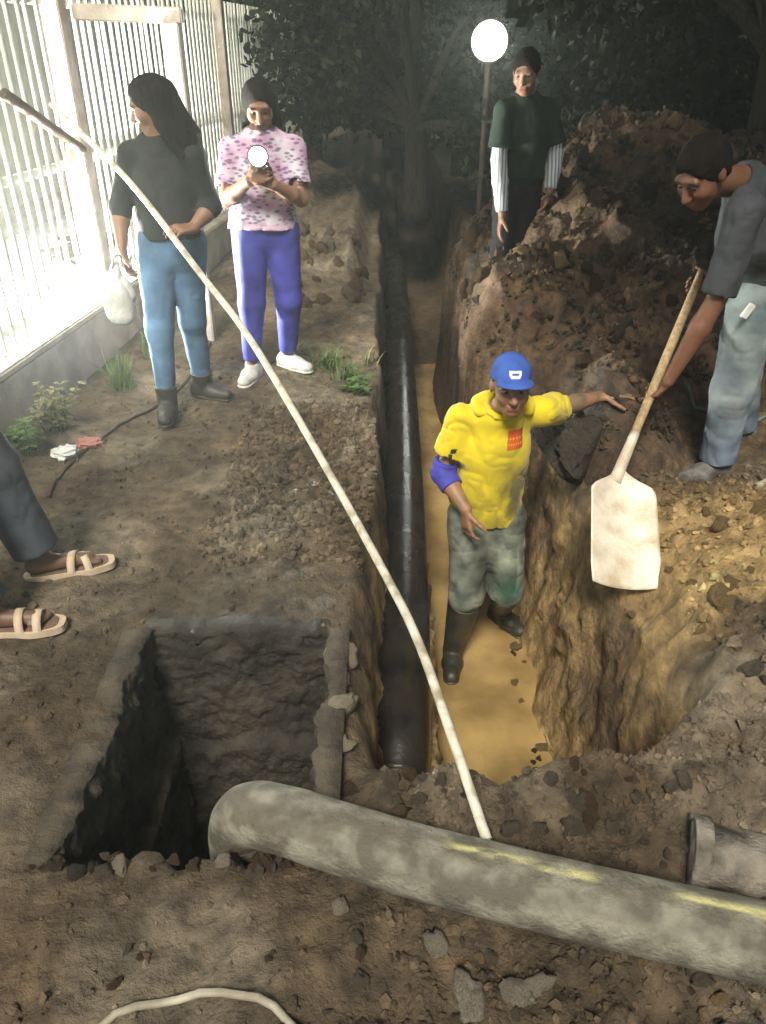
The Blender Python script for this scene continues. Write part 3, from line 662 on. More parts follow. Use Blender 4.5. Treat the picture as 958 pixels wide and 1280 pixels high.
SK = lambda rgb: (lambda v: np.tile(np.array(rgb), (len(v), 1)))
def person(label, J, skin, garments, cell=.006, group=None, head_k=1.0, hand=None, base=None, eyes_on=True):
    """J: joints in metres; garments(root, J, R) adds clothes"""
    root = empty('person', base); tag(root, label, 'person', group)
    R = frame(J['face'], J.get('up', (0, 0, 1))); fr = unit(J['front']); s = Sdf(cell)
    side = unit(np.cross(fr, (0, 0, 1)))
    A = {k: V3(*v) for k, v in J.items() if k not in ('mud', 'toes')}
    s.cone(A['pel'], A['chest'], .125, .130, .03, (fr, 1.45)); s.cone(A['chest'], (A['neck'] * .8 + A['chest'] * .2), .130, .085, .04, (fr, 1.4))
    for k in 'LR':
        s.cone(A['chest'] * .3 + A['neck'] * .7 - V3(0, 0, .02), A['sh' + k] - V3(0, 0, .025), .042, .036, .03)
        s.cone(A['sh' + k] - V3(0, 0, .025), A['el' + k], .036, .036, .02); s.cone(A['el' + k], lerp(A['el' + k], A['wr' + k], .35), .038, .042, .015)
        s.cone(lerp(A['el' + k], A['wr' + k], .35), A['wr' + k], .042, .026, .015)
        s.cone(A['hp' + k], A['kn' + k], .070, .044, .03); s.cone(A['kn' + k], lerp(A['kn' + k], A['an' + k], .35) - fr * .006, .044, .044, .03)
        s.cone(lerp(A['kn' + k], A['an' + k], .35) - fr * .006, A['an' + k], .044, .033, .03)
        td = A['toe' + k] - A['an' + k]; td[2] = 0; td = unit(td)
        s.cone(A['an' + k] + V3(0, 0, -.03) - td * .03, A['toe' + k] - td * .03, .036, .026, .03)
        if J.get('toes'):
            sd_ = unit(np.cross((0, 0, 1), td)) * (1 if k == 'L' else -1)
            for q_, (o_, ln_, r_) in enumerate(((-.026, .052, .0125), (-.008, .050, .0095), (.007, .043, .009), (.020, .034, .0085), (.031, .024, .008))):
                b_ = A['toe' + k] - td * .045 + sd_ * o_ + V3(0, 0, -.004); s.cone(b_, b_ + td * ln_ + V3(0, 0, -.006), r_ * 1.05, r_, .006)
    s.cone(A['neck'] - V3(0, 0, .03), A['head'] + R @ V3(0, -.025, -.06), .058, .052, .03)
    head_ops(s, J['head'], R, head_k)
    for k in 'LR':
        hd = (hand or {}).get(k)
        if hd: hand_ops(s, A['wr' + k], *hd)
    def colr(v):
        c = np.tile(np.array(skin), (len(v), 1)); q = (v - V3(*J['head'])) @ R / head_k
        lip = np.exp(-((q[:, 0] / .022) ** 2 + ((q[:, 2] + .066) / .011) ** 2 + ((q[:, 1] - .09) / .03) ** 2)); c = lerp(c, c * np.array([.82, .55, .52]), lip[:, None])
        brow = np.exp(-(((np.abs(q[:, 0]) - .032) / .016) ** 2 + ((q[:, 2] - .029) / .006) ** 2 + ((q[:, 1] - .09) / .025) ** 2)); c = lerp(c, np.array([.02, .014, .01]), np.clip(brow * 1.3, 0, 1)[:, None])
        if J.get('mud'):
            mm = sstep(-.2, .4, fbm(v * 14, 3, 5))
            for pt, r in J['mud']:
                wgt = sstep(r, r * .4, np.linalg.norm(v - V3(*pt), axis=1)) * mm; c = lerp(c, np.array([.17, .12, .07]), wgt[:, None])
        return np.clip(c, .004, .8)
    sdf_obj('body', s, M['skin'], root, colr)
    if eyes_on: eyes(J['head'], R, root, head_k)
    garments(root, A, R, fr)
    return root

def shirt(root, A, R, fr, m, sleeve=.6, hem=.02, cell=.007, fat=.028, name='shirt', col=None, folds=.006, sr=(.075, .07), neck=True, hemn=(0, 0, -1), belly=.0):
    s = Sdf(cell); hb = A['pel'] + (A['chest'] - A['pel']) * hem
    s.cone(hb, A['chest'], .140 + fat + belly, .135 + fat, .04, (fr, 1.38), end=2); s.cone(A['chest'], A['neck'] * .75 + A['chest'] * .25, .135 + fat, .085 + fat * .5, .04, (fr, 1.35))
    for k in 'LR':
        s.cone(A['chest'] * .15 + A['neck'] * .85, A['sh' + k] + V3(0, 0, -.012), .058, .056, .05)
        if sleeve <= 1:
            e = lerp(A['sh' + k], A['el' + k], sleeve); s.cone(A['sh' + k] + V3(0, 0, -.015), e, sr[0] - .008, sr[1], .04, end=1)
        else:
            s.cone(A['sh' + k] + V3(0, 0, -.01), A['el' + k], sr[0] - .006, sr[1] * .9, .04); e0 = lerp(A['el' + k], A['wr' + k], sleeve - 1); s.cone(A['el' + k], e0, sr[1] * .85, .04, .03, end=1)
    s.noise = [(folds, (10, 10, 5), 400), (folds * .5, (15, 15, 20), 410)]
    if neck: s.ell(A['neck'] + unit(A['head'] - A['neck']) * .05, (.066, .066, .06), None, .01, True)
    for k in 'LR':
        if sleeve <= 1:
            e = lerp(A['sh' + k], A['el' + k], sleeve); dd = unit(A['el' + k] - A['sh' + k]); s.cone(e - dd * .02, e + dd * .05, sr[1] - .024, sr[1] - .022, .004, sub=True)
    return sdf_obj(name, s, m, root, col)
def trousers(root, A, R, fr, m, r=(.105, .078, .066), leg=.96, cell=.007, folds=.006, waist=.045, name='trousers', col=None, hips=.145):
    s = Sdf(cell); up = unit(A['chest'] - A['pel'])
    s.cone(A['pel'] - up * .02, A['pel'] + up * waist, hips, hips - .008, .03, (fr, 1.38), end=1)
    for k in 'LR':
        s.cone(A['hp' + k] + up * .03, A['kn' + k], r[0], r[1], .03); e = lerp(A['kn' + k], A['an' + k], leg); s.cone(A['kn' + k], e, r[1], r[2], .03, end=1)
    s.noise = [(folds * .8, (9, 9, 7), 420), (folds * .5, (12, 12, 24), 430)]
    for k in 'LR':
        e = lerp(A['kn' + k], A['an' + k], leg); dd = unit(A['an' + k] - A['kn' + k])
        if r[2] > .06: s.cone(e - dd * .015, e + dd * .04, r[2] - .024, r[2] - .022, .003, sub=True)
    return sdf_obj(name, s, m, root, col)
def shoe(root, A, k, m, name='shoe', high=.0, sole=None, w=.047, cell=.005):
    an, toe = A['an' + k], A['toe' + k]; td = toe - an; td[2] = 0; td = unit(td); g0 = toe[2] - .028
    s = Sdf(cell); heel = an - td * .045; heel = V3(heel[0], heel[1], g0 + .040); tp = V3(toe[0], toe[1], g0 + .036)
    mid = lerp(heel, tp, .55)
    s.cone(heel, mid, .042, w, .03); s.cone(mid, tp, w, .038, .03, ((0, 0, 1), 1.15)); s.cone(heel + V3(0, 0, .01) + td * .015, an + V3(0, 0, .015), .042, .044, .03, end=1)
    if high: s.cone(an, lerp(an, A['kn' + k], high), .052, max(.062, .040 + .045 * min(1, high * 1.1)), .02, end=1); s.cone(lerp(an, A['kn' + k], high - .08), lerp(an, A['kn' + k], high + .1), .028 + .044 * min(1, high * 1.1), .030 + .044 * min(1, high * 1.1), .002, sub=True)
    s.cut((an[0], an[1], g0 + .004), (0, 0, 1), 10) if False else None
    s.ops.append(('p', V3(an[0], an[1], g0 + .002), V3(0, 0, -1.0), .5, 0, 0, None, 0, True))
    o = sdf_obj(name, s, m, root)
    s2 = Sdf(cell); s2.cone(V3(heel[0], heel[1], g0 + .012), V3(mid[0], mid[1], g0 + .012), .046, .050, .01, ((0, 0, 1), 3.6)); s2.cone(V3(mid[0], mid[1], g0 + .012), V3(tp[0], tp[1], g0 + .012), .050, .042, .01, ((0, 0, 1), 3.6))
    sdf_obj('sole', s2, sole or m, o)
    return o
def hair_short(root, c, R, k=1.0, m=None, r=1.11):
    s = Sdf(.005); c = V3(*c)
    s.ell(c + R @ V3(0, -.014, .034) * k, V3(.076, .096, .088) * r * k, R, .01)
    s.cone(c + R @ V3(0, -.06, .0) * k, c + R @ V3(0, -.065, -.045) * k, .06 * k, .048 * k, .03)
    s.ops.append(('p', c + R @ V3(0, .062, .03) * k, unit(R @ V3(0, 1, -.55)), .3, 0, .01, None, 0, True))
    s.noise = [(.004, (55, 55, 55), 450)]
    return sdf_obj('hair', s, m or M['hair'], root)
def hair_long(root, c, R, length=.34, back=(0, -1, 0), k=1.0):
    s = Sdf(.006); c = V3(*c)
    s.ell(c + R @ V3(0, -.014, .030) * k, V3(.086, .103, .094) * k, R, .01)
    for sx in (-1, 1):
        s.cone(c + R @ V3(sx * .055, -.02, .02), c + R @ V3(sx * .072, -.015, -.10), .036, .034, .04); s.cone(c + R @ V3(sx * .072, -.015, -.10), c + R @ V3(sx * .075, -.03, -length * .8), .036, .022, .04)
    s.cone(c + R @ V3(0, -.07, .0), c + R @ V3(0, -.085, -length * .6), .065, .062, .04); s.cone(c + R @ V3(0, -.085, -length * .6), c + R @ V3(0, -.075, -length), .062, .03, .04)
    s.ops.append(('p', c + R @ V3(0, .055, .0), unit(R @ V3(0, 1, -.35)), .2, 0, .01, None, 0, True))
    s.noise = [(.004, (40, 40, 6), 460)]
    return sdf_obj('hair', s, M['hair'], root)
def decal(name, target, origin, direction, right, w_, h_, inside, m, parent, n=18, off=.0025):
    """thin print lying on a garment: grid projected on to its surface"""
    dg = target.data; vs = [v.co.copy() for v in dg.vertices]; bv = BVHTree.FromPolygons(vs, [tuple(p.vertices) for p in dg.polygons])
    d = Vector(direction).normalized(); r = Vector(right); r = (r - d * r.dot(d)).normalized(); u = r.cross(d); pts = {}; V_ = []; F_ = []
    for i in range(n + 1):
        for j in range(n + 1):
            a, b = i / n * 2 - 1, j / n * 2 - 1
            hit = bv.ray_cast(Vector(origin) + r * a * w_ / 2 + u * b * h_ / 2, d)
            if hit[0] is not None: pts[i, j] = len(V_); V_.append(hit[0] - d * off)
    for i in range(n):
        for j in range(n):
            if inside((i + .5) / n * 2 - 1, (j + .5) / n * 2 - 1):
                k = [(i, j), (i + 1, j), (i + 1, j + 1), (i, j + 1)]
                if all(x in pts for x in k): F_.append(tuple(pts[x] for x in k))
    if not F_: return None
    return link(name, mesh(name, V_, F_), m, parent)

# ---- worker in the trench
J1 = dict(pel=(.48, 3.10, -.12), chest=(.50, 3.08, .24), neck=(.515, 3.05, .43), head=(.522, 2.98, .565), face=(.02, -1, .02), up=(0, -.1, 1), front=(.0, -1, 0),
          shR=(.345, 3.09, .385), shL=(.69, 3.13, .40), elR=(.268, 3.08, .11), wrR=(.365, 2.93, .005), elL=(.835, 3.34, .315), wrL=(1.035, 3.44, .325),
          hpR=(.405, 3.10, -.15), hpL=(.56, 3.11, -.15), knR=(.405, 3.02, -.54), knL=(.60, 3.05, -.52), anR=(.365, 3.08, -.93), toeR=(.345, 2.92, -.975), anL=(.655, 3.40, -.92), toeL=(.745, 3.27, -.975),
          mud=[((1.0, 3.44, .33), .28), ((.40, 2.92, -.03), .14)])
def g1(root, A, R, fr):
    def scol(v):
        c = np.tile(np.array([.72, .575, .014]), (len(v), 1)); n = fbm(v * 6, 4, 70)
        n = fbm(v * 15, 4, 72); dirt = np.exp(-(((v[:, 0] - .60) / .11) ** 2 + ((v[:, 2] - .10) / .15) ** 2)) * (.72 + .45 * n) + .5 * sstep(.2, -.1, v[:, 2]) * sstep(-.4, .6, n)
        return lerp(c, np.array([.075, .062, .022]), np.clip(dirt, 0, .9)[:, None])
    sh = shirt(root, A, R, fr, M['yellow'], sleeve=.66, hem=-.02, cell=.006, fat=.02, col=scol, folds=.009, sr=(.072, .080), belly=.014)
    # collar and hood-like bunching at the neck
    s = Sdf(.005)
    for k in range(12):
        a0 = k / 12 * 2 * math.pi; a1 = (k + 1) / 12 * 2 * math.pi; c = A['neck'] + V3(0, .0, .012)
        pnt = lambda a: c + V3(math.cos(a) * .078, math.sin(a) * .072, .022 * math.sin(a))
        s.cone(pnt(a0), pnt(a1), .014, .014, .008)
    sdf_obj('collar', s, M['yellow'], sh, scol)
    s = Sdf(.005); nk = A['neck']                                 # hood bunched behind the neck
    for a0, r_, dz in ((-.35, .026, -.005), (.15, .034, .0), (.65, .040, .006), (1.15, .044, .012), (1.65, .046, .014), (2.2, .043, .010), (2.7, .038, .004), (3.2, .032, -.002), (3.6, .024, -.008)):
        s.ell(nk + V3(math.cos(a0) * .105, math.sin(a0) * .085 + .015, dz + .002), (r_ * 1.1, r_ * 1.0, r_ * .85), None, .03)
    s.noise = [(.005, (22, 22, 22), 333)]; sdf_obj('hood', s, M['yellow'], sh, scol)
    decal('chest_print', sh, (.565, 2.6, .315), (0, 1, 0), (1, 0, 0), .075, .085, lambda a, b: abs(a) < .96 and abs(b) < .98 and not ((abs(b - .1) < .12 and abs(((a * 2.6) % 1) - .5) < .22) or (abs(b + .45) < .10 and abs(((a * 3.4) % 1) - .5) < .22)), M['orange'], sh, 28)
    decal('sleeve_print', sh, (.24, 2.6, .235), (.15, 1, 0), (1, -.15, 0), .05, .05, lambda a, b: (b > .1 and abs(a - b * .3) < .5) or (abs(a + .3) < .3 and b < 0), M['print_dark'], sh, 12)
    # blue arm sleeve round the elbow
    s = Sdf(.005); e = A['elR']; s.cone(lerp(A['shR'], e, .80), e, .056, .054, .02, end=2); s.cone(e, lerp(e, A['wrR'], .42), .054, .051, .02, end=1)
    s.noise = [(.003, (20, 20, 30), 77)]; sdf_obj('arm_sleeve', s, M['sleeve_blue'], root)
    def tcol(v):
        c = np.ones((len(v), 3)); n = fbm(v * 7, 4, 75)
        d = np.exp(-(((v[:, 0] - .49) / .05) ** 2 + ((v[:, 2] + .36) / .10) ** 2)); c = lerp(c, np.array([.35, .3, .28]), (d * .9)[:, None])
        gsp = np.exp(-(((v[:, 0] - .60) / .06) ** 2 + ((v[:, 2] + .47) / .09) ** 2)); c = lerp(c, np.array([.12, .42, .30]), np.clip(gsp * 1.1, 0, .9)[:, None])
        return c * (1 + .35 * n)[:, None]
    trousers(root, A, R, fr, M['camo'], r=(.112, .086, .064), leg=.25, cell=.006, folds=.009, col=tcol, hips=.142)
    for k in 'LR': shoe(root, A, k, M['rubber'], 'boot', high=.90, w=.050)
    # belt
    # cap
    c = A['head']; s = Sdf(.004); s.ell(c + R @ V3(0, -.010, .040), V3(.084, .104, .092), R, .01); s.ops.append(('p', c + R @ V3(0, 0, .030), unit(R @ V3(0, .10, -1)), .3, 0, .004, None, 0, True))
    s.ell(c + R @ V3(0, -.010, .02), V3(.078, .098, .096), R, .004, True)
    cp = sdf_obj('cap', s, M['cap_blue'], root)
    s = Sdf(.004); s.ell(c + R @ V3(0, .092, .040), V3(.076, .072, .020), R, .01); s.ell(c + R @ V3(0, .098, .026), V3(.082, .090, .020), R, .003, True)
    s.ell(c + R @ V3(0, -.01, .02), V3(.078, .098, .2), R, .002, True)
    sdf_obj('brim', s, M['cap_blue'], cp)
    s = Sdf(.003); s.ell(c + R @ V3(0, -.010, .133), V3(.008, .008, .006), R, .002); sdf_obj('button', s, M['cap_blue'], cp)
    o0 = c + R @ V3(0, .4, .098)
    def emb(a, b):
        return (b < -.15 and abs(a) < .95 and b > -.9 and not (abs(b + .35) < .1 and abs(a) < .5)) or (b >= -.15 and a * a + (b + .15) ** 2 * 1.1 < .62)
    decal('emblem', cp, tuple(o0), tuple(R @ V3(0, -1, -.1)), tuple(-(R @ V3(-1, 0, 0))), .055, .050, emb, M['print_white'], cp, 20)
    # short hair under the cap
    s = Sdf(.005); s.ell(c + R @ V3(0, -.020, .018), V3(.079, .094, .075), R, .01); s.ops.append(('p', c + R @ V3(0, .01, .0), unit(R @ V3(0, 1, -.2)), .3, 0, .005, None, 0, True))
    sdf_obj('hair', s, M['hair'], root)
    # belt and buckle
    s = Sdf(.005); up = unit(A['chest'] - A['pel']); s.cone(A['pel'] + up * .022, A['pel'] + up * .052, .150, .149, .001, (fr, 1.38), end=3); sdf_obj('belt', s, M['darkcloth'], root)
m1 = person('man in a yellow shirt and blue cap standing in the trench', J1, (.30, .165, .095), g1, cell=.005, base=(.5, 3.15, -1.0),
            hand=dict(R=((.05, -.10, -.55), (.9, .45, 0), 1, .45), L=((1, .1, .12), (0, .1, -1), -1, .25)))

# ---- man shovelling at the right
J2 = dict(pel=(1.62, 3.32, .84), chest=(1.47, 3.22, 1.12), neck=(1.35, 3.17, 1.34), head=(1.165, 3.05, 1.36), face=(-.72, -.42, -.62), up=(-.5, -.3, .8), front=(-.88, -.42, .0),
          shL=(1.345, 3.03, 1.24), shR=(1.47, 3.34, 1.25), elL=(1.305, 3.02, .91), wrL=(1.178, 3.016, .572), elR=(1.52, 3.50, 1.00), wrR=(1.451, 3.427, .870),
          hpL=(1.575, 3.24, .82), hpR=(1.67, 3.40, .82), knL=(1.535, 3.19, .45), knR=(1.70, 3.50, .44), anL=(1.56, 3.22, .09), toeL=(1.385, 3.13, .04), anR=(1.83, 3.60, .09), toeR=(1.66, 3.52, .04))
def g2(root, A, R, fr):
    sh = shirt(root, A, R, fr, M['greytee'], sleeve=.97, hem=.02, fat=.026, folds=.006, sr=(.076, .070), belly=.01)
    def jc(v):
        n = fbm(v * 5, 4, 55); c = np.ones((len(v), 3)); c = lerp(c, np.array([.70, .76, .68]), (sstep(.45, .8, v[:, 2]) * .8)[:, None]); c = lerp(c, np.array([.72, .86, 1.05]), (sstep(.42, .15, v[:, 2]) * .7)[:, None])
        return np.clip(c * (1 + .45 * n)[:, None], .2, 1.6)
    trousers(root, A, R, fr, M['jeans_pale'], r=(.115, .090, .080), leg=.97, folds=.006, col=jc)
    for k in 'LR': shoe(root, A, k, M['mud_shoe'])
    hair_short(root, A['head'], R)
    tg = link('hip_tag', box_mesh(.035, .012, .065, .004), M['white_card'], root); tg.location = (1.475, 3.10, .835); tg.rotation_euler = (.1, .45, .2)
m2 = person('man in a dark grey tee and pale jeans bending over a shovel', J2, (.17, .080, .045), g2, base=(1.62, 3.35, 0),
            hand=dict(L=((-.08, .64, -.76), (-.888, .288, .336), -1, 1.05), R=((-.447, .70, -.55), (-.774, 0, .619), 1, 1.05)))

# ---- woman in jeans by the fence
J3 = dict(pel=(-1.08, 4.080, .90), chest=(-1.075, 4.080, 1.18), neck=(-1.07, 4.080, 1.385), head=(-1.075, 4.050, 1.525), face=(-.92, -.12, -.36), front=(-.25, -.95, 0),
          shR=(-1.225, 4.090, 1.315), shL=(-.915, 4.060, 1.315), elR=(-1.315, 4.100, 1.06), wrR=(-1.30, 3.980, .90), elL=(-.855, 4.090, 1.07), wrL=(-.93, 3.960, .99),
          hpR=(-1.16, 4.080, .86), hpL=(-1.01, 4.100, .86), knR=(-1.175, 3.990, .48), knL=(-1.03, 4.120, .48), anR=(-1.185, 3.960, .09), toeR=(-1.17, 3.805, .03), anL=(-1.04, 4.220, .09), toeL=(-.90, 4.160, .03))
def g3(root, A, R, fr):
    shirt(root, A, R, fr, M['blacktop'], sleeve=1.5, hem=.10, fat=.014, folds=.006, sr=(.064, .060), cell=.008, belly=.012)
    trousers(root, A, R, fr, M['jeans'], r=(.108, .072, .052), leg=.95, folds=.005, cell=.008, hips=.152, col=lambda v: np.clip((1 + .4 * fbm(v * 4, 3, 33))[:, None] * np.ones((1, 3)), .4, 1.5))
    for k in 'LR': shoe(root, A, k, M['dark_shoe'], high=.2)
    hair_long(root, A['head'], R, .30)
w1 = person('long haired woman in a black top and blue jeans beside the fence', J3, (.26, .145, .09), g3, base=(-1.1, 4.0, 0),
            hand=dict(R=((.1, -.1, -1), (1, 0, 0), 1, .5), L=((-.5, -.7, .1), (-.3, .2, -1), -1, .5)))

# ---- woman in blue leggings with a torch
J4 = dict(pel=(-.675, 4.60, .89), chest=(-.665, 4.62, 1.16), neck=(-.655, 4.62, 1.36), head=(-.65, 4.59, 1.495), face=(.10, -1, -.55), front=(.05, -1, 0),
          shR=(-.825, 4.62, 1.29), shL=(-.485, 4.63, 1.29), elR=(-.86, 4.52, 1.03), wrR=(-.70, 4.36, 1.15), elL=(-.45, 4.53, 1.03), wrL=(-.575, 4.37, 1.13),
          hpR=(-.76, 4.60, .84), hpL=(-.585, 4.61, .84), knR=(-.775, 4.54, .46), knL=(-.565, 4.62, .46), anR=(-.80, 4.52, .09), toeR=(-.83, 4.36, .03), anL=(-.60, 4.70, .09), toeL=(-.475, 4.60, .03))
def g4(root, A, R, fr):
    shirt(root, A, R, fr, M['blouse'], sleeve=.75, hem=-.10, fat=.026, folds=.006, sr=(.070, .072), cell=.008, belly=.040)
    trousers(root, A, R, fr, M['royal'], r=(.110, .080, .054), leg=.93, folds=.004, cell=.008, hips=.160)
    for k in 'LR': shoe(root, A, k, M['white_shoe'])
    hair_long(root, A['head'], R, .26)
w2 = person('woman in royal blue leggings and white shoes holding a lit torch', J4, (.27, .15, .095), g4, base=(-.67, 4.55, 0),
            hand=dict(R=((.75, -.35, .35), (.5, .6, .2), 1, .8), L=((-.7, -.35, .45), (-.4, .7, .2), -1, .8)))
# the hand lamp she holds
ph = empty('hand_lamp', (-.635, 4.30, 1.20)); tag(ph, 'lit hand lamp glaring in the hands of the woman in blue leggings', 'lamp')
def turned(name, prof, m, caps=True):
    V_ = []; F_ = []; N = 28
    for r_, y_ in prof:
        for k in range(N): V_.append((r_ * math.cos(2 * math.pi * k / N), y_, .075 + r_ * math.sin(2 * math.pi * k / N)))
    for a in range(len(prof) - 1):
        for k in range(N): F_.append((a * N + k, a * N + (k + 1) % N, (a + 1) * N + (k + 1) % N, (a + 1) * N + k))
    if caps: F_ += [tuple(range(N)), tuple((len(prof) - 1) * N + k for k in range(N))]
    o = link(name, mesh(name, V_, F_), m, ph); o.matrix_parent_inverse = Matrix.Identity(4); return o
turned('housing', [(.022, .10), (.024, .06), (.028, .035), (.048, .008), (.052, -.012), (.047, -.012), (.046, -.004)], M['phone'])
turned('lens', [(.045, -.006), (.043, -.010), (.030, -.014), (.004, -.016)], M['torch_glass'])
turned('bezel', [(.0525, -.004), (.0545, -.008), (.0545, -.015), (.0505, -.015), (.0505, -.004)], M['dark_iron'], False)
ld = bpy.data.lights.new('torch_lamp', 'SPOT'); ld.energy = 120; ld.spot_size = math.radians(75); ld.spot_blend = 1; ld.shadow_soft_size = .015; ld.color = (1, 1, .96)
lo = bpy.data.objects.new('torch_lamp', ld); COL.objects.link(lo); lo.parent = ph; lo.location = (0, -.03, .075); lo.rotation_euler = (math.radians(92), 0, -.12)

# ---- lit floodlight on a post far behind
fp = empty('floodlight', (1.02, 8.7, 0)); tag(fp, 'lit floodlight on a post far behind, next to the head of the person in green', 'lamp')
o = link('post', tube([(1.02, 8.7, -.05), (1.02, 8.7, .9), (1.02, 8.7, 1.72)], .03, 12), M['dark_iron'], fp)
def dish(name, prof, m):
    V_ = []; F_ = []; N = 36
    for r_, y_ in prof:
        for k in range(N): V_.append((r_ * math.cos(2 * math.pi * k / N), y_, 1.80 + r_ * math.sin(2 * math.pi * k / N)))
    for a in range(len(prof) - 1):
        for k in range(N): F_.append((a * N + k, a * N + (k + 1) % N, (a + 1) * N + (k + 1) % N, (a + 1) * N + k))
    o = link(name, mesh(name, V_, F_), m, fp); o.matrix_parent_inverse = Matrix.Identity(4)
dish('housing', [(.002, .16), (.06, .15), (.12, .09), (.175, -.02), (.185, -.04), (.172, -.04), (.165, -.02)], M['dark_iron'])
dish('glass', [(.168, -.022), (.150, -.034), (.10, -.050), (.05, -.058), (.002, -.060)], M['lamp_glass'])
ld = bpy.data.lights.new('post_lamp', 'SPOT'); ld.energy = 40; ld.spot_size = math.radians(50); ld.spot_blend = 1; ld.shadow_soft_size = .08; ld.color = (.93, 1, .97)
lo = bpy.data.objects.new('post_lamp', ld); COL.objects.link(lo); lo.parent = fp; lo.location = (0, -.10, 1.80); lo.rotation_euler = (math.radians(96), 0, .10)
# ---- person by the heap, in shadow
J5 = dict(pel=(.90, 5.55, 1.0), chest=(.90, 5.54, 1.28), neck=(.895, 5.53, 1.49), head=(.885, 5.49, 1.62), face=(-.35, -.9, -.3), front=(-.3, -.95, 0),
          shR=(.765, 5.50, 1.42), shL=(1.06, 5.58, 1.42), elR=(.745, 5.44, 1.13), wrR=(.785, 5.38, .80), elL=(1.13, 5.56, 1.15), wrL=(1.10, 5.46, .93),
          hpR=(.83, 5.54, .96), hpL=(.97, 5.58, .96), knR=(.82, 5.52, .56), knL=(.98, 5.55, .56), anR=(.82, 5.56, .19), toeR=(.78, 5.42, .13), anL=(.99, 5.60, .19), toeL=(.97, 5.45, .13))
def g5(root, A, R, fr):
    shirt(root, A, R, fr, M['green'], sleeve=.80, hem=.05, fat=.03, folds=.006, sr=(.074, .084), cell=.009)
    s = Sdf(.006); s.cone(lerp(A['shR'], A['elR'], .7), A['elR'], .054, .053, .02); s.cone(A['elR'], lerp(A['elR'], A['wrR'], .4), .053, .054, .01); s.cone(lerp(A['elR'], A['wrR'], .4), lerp(A['elR'], A['wrR'], .93), .054, .040, .01, end=1); s.noise = [(.003, (20, 20, 30), 78)]
    sdf_obj('undersleeve', s, M['striped'], root)
    s = Sdf(.006); s.cone(lerp(A['shL'], A['elL'], .7), A['elL'], .054, .053, .02); s.cone(A['elL'], lerp(A['elL'], A['wrL'], .4), .053, .054, .01); s.cone(lerp(A['elL'], A['wrL'], .4), lerp(A['elL'], A['wrL'], .93), .054, .040, .01, end=1)
    sdf_obj('undersleeve', s, M['striped'], root)
    trousers(root, A, R, fr, M['darkcloth'], cell=.010)
    for k in 'LR': shoe(root, A, k, M['dark_shoe'], cell=.007)
    hair_short(root, A['head'], R)
p3 = person('person in a dark green shirt with white striped sleeves behind the heap', J5, (.30, .17, .115), g5, cell=.007, base=(.9, 5.55, .1),
            hand=dict(R=((-.15, -.2, -1), (1, 0, 0), 1, .35, 1.05), L=((-.3, -.4, -.8), (-1, 0, 0), -1, .4)))

# ---- person in sandals at the left edge
J6 = dict(toes=True, pel=(-1.530, 2.28, .92), chest=(-1.560, 2.28, 1.20), neck=(-1.550, 2.28, 1.42), head=(-1.510, 2.28, 1.56), face=(1, .1, -.3), front=(1, .1, 0),
          shL=(-1.560, 2.44, 1.35), shR=(-1.560, 2.12, 1.35), elL=(-1.590, 2.50, 1.07), wrL=(-1.510, 2.50, .85), elR=(-1.590, 2.06, 1.07), wrR=(-1.510, 2.06, .85),
          hpL=(-1.510, 2.37, .88), hpR=(-1.530, 2.19, .88), knL=(-1.390, 2.42, .48), knR=(-1.450, 2.12, .47), anL=(-1.295, 2.42, .10), toeL=(-1.115, 2.49, .055), anR=(-1.355, 2.09, .10), toeR=(-1.175, 2.115, .055))
def g6(root, A, R, fr):
    shirt(root, A, R, fr, M['blacktop'], sleeve=.7, hem=.02, cell=.010)
    trousers(root, A, R, fr, M['slate'], r=(.115, .100, .088), leg=.90, folds=.006)
    hair_short(root, A['head'], R)
    for k in 'LR':
        an, toe = A['an' + k], A['toe' + k]; td = toe - an; td[2] = 0; td = unit(td); sd = np.cross((0, 0, 1), td); heel = an - td * .075; tip = toe + td * .065; L = np.linalg.norm((tip - heel)[:2]); yaw = math.atan2(td[1], td[0])
        # outline of a foot-shaped sole
        N = 40; out = []
        for i in range(N):
            a = 2 * math.pi * i / N; t = .5 - .5 * math.cos(a); wv = (.043 + .013 * sstep(.35, .75, np.array(t))) * math.sin(a) / max(abs(math.sin(a)), .001) * abs(math.sin(a)) ** .55
            out.append((t * L, wv))
        def slab(z0, z1, sc=1.0):
            c = (L / 2, 0); v = [((x - c[0]) * sc + c[0], y * sc, z0) for x, y in out] + [((x - c[0]) * sc + c[0], y * sc, z1) for x, y in out]
            f = [tuple(range(N))[::-1], tuple(range(N, 2 * N))] + [(i, (i + 1) % N, N + (i + 1) % N, N + i) for i in range(N)]
            return mesh('slab', v, f, False)
        sdl = link('sandal', slab(.0, .026), M['sandal'], root); sdl.location = (heel[0], heel[1], .004); sdl.rotation_euler = (0, 0, yaw)
        i_ = link('insole', slab(.026, .029, .86), M['insole'], sdl)
        spots = ((.56, .0), (.74, .0)) if k == 'R' else ((.56, .25), (.66, -.25))
        for fx, skew in spots:                                    # straps over the instep
            pts = []; Wd = .046; hgt = .062 if fx < .6 else .050
            for j in range(13):
                a = math.pi * j / 12; pts.append((fx * L + skew * .06 * math.cos(a) , Wd * math.cos(a), .022 + hgt * math.sin(a)))
            vs = []; hw_ = .014
            for (x, y, z) in pts: vs += [(x - hw_, y, z), (x + hw_, y, z), (x + hw_, y * 1.08, z + .004 * (z > .03)), (x - hw_, y * 1.08, z + .004 * (z > .03))]
            f = []
            for j in range(12):
                b0 = j * 4
                for e in range(4): f.append((b0 + e, b0 + (e + 1) % 4, b0 + 4 + (e + 1) % 4, b0 + 4 + e))
            link('strap', mesh('strap', vs, f, True), M['sandal'], sdl)
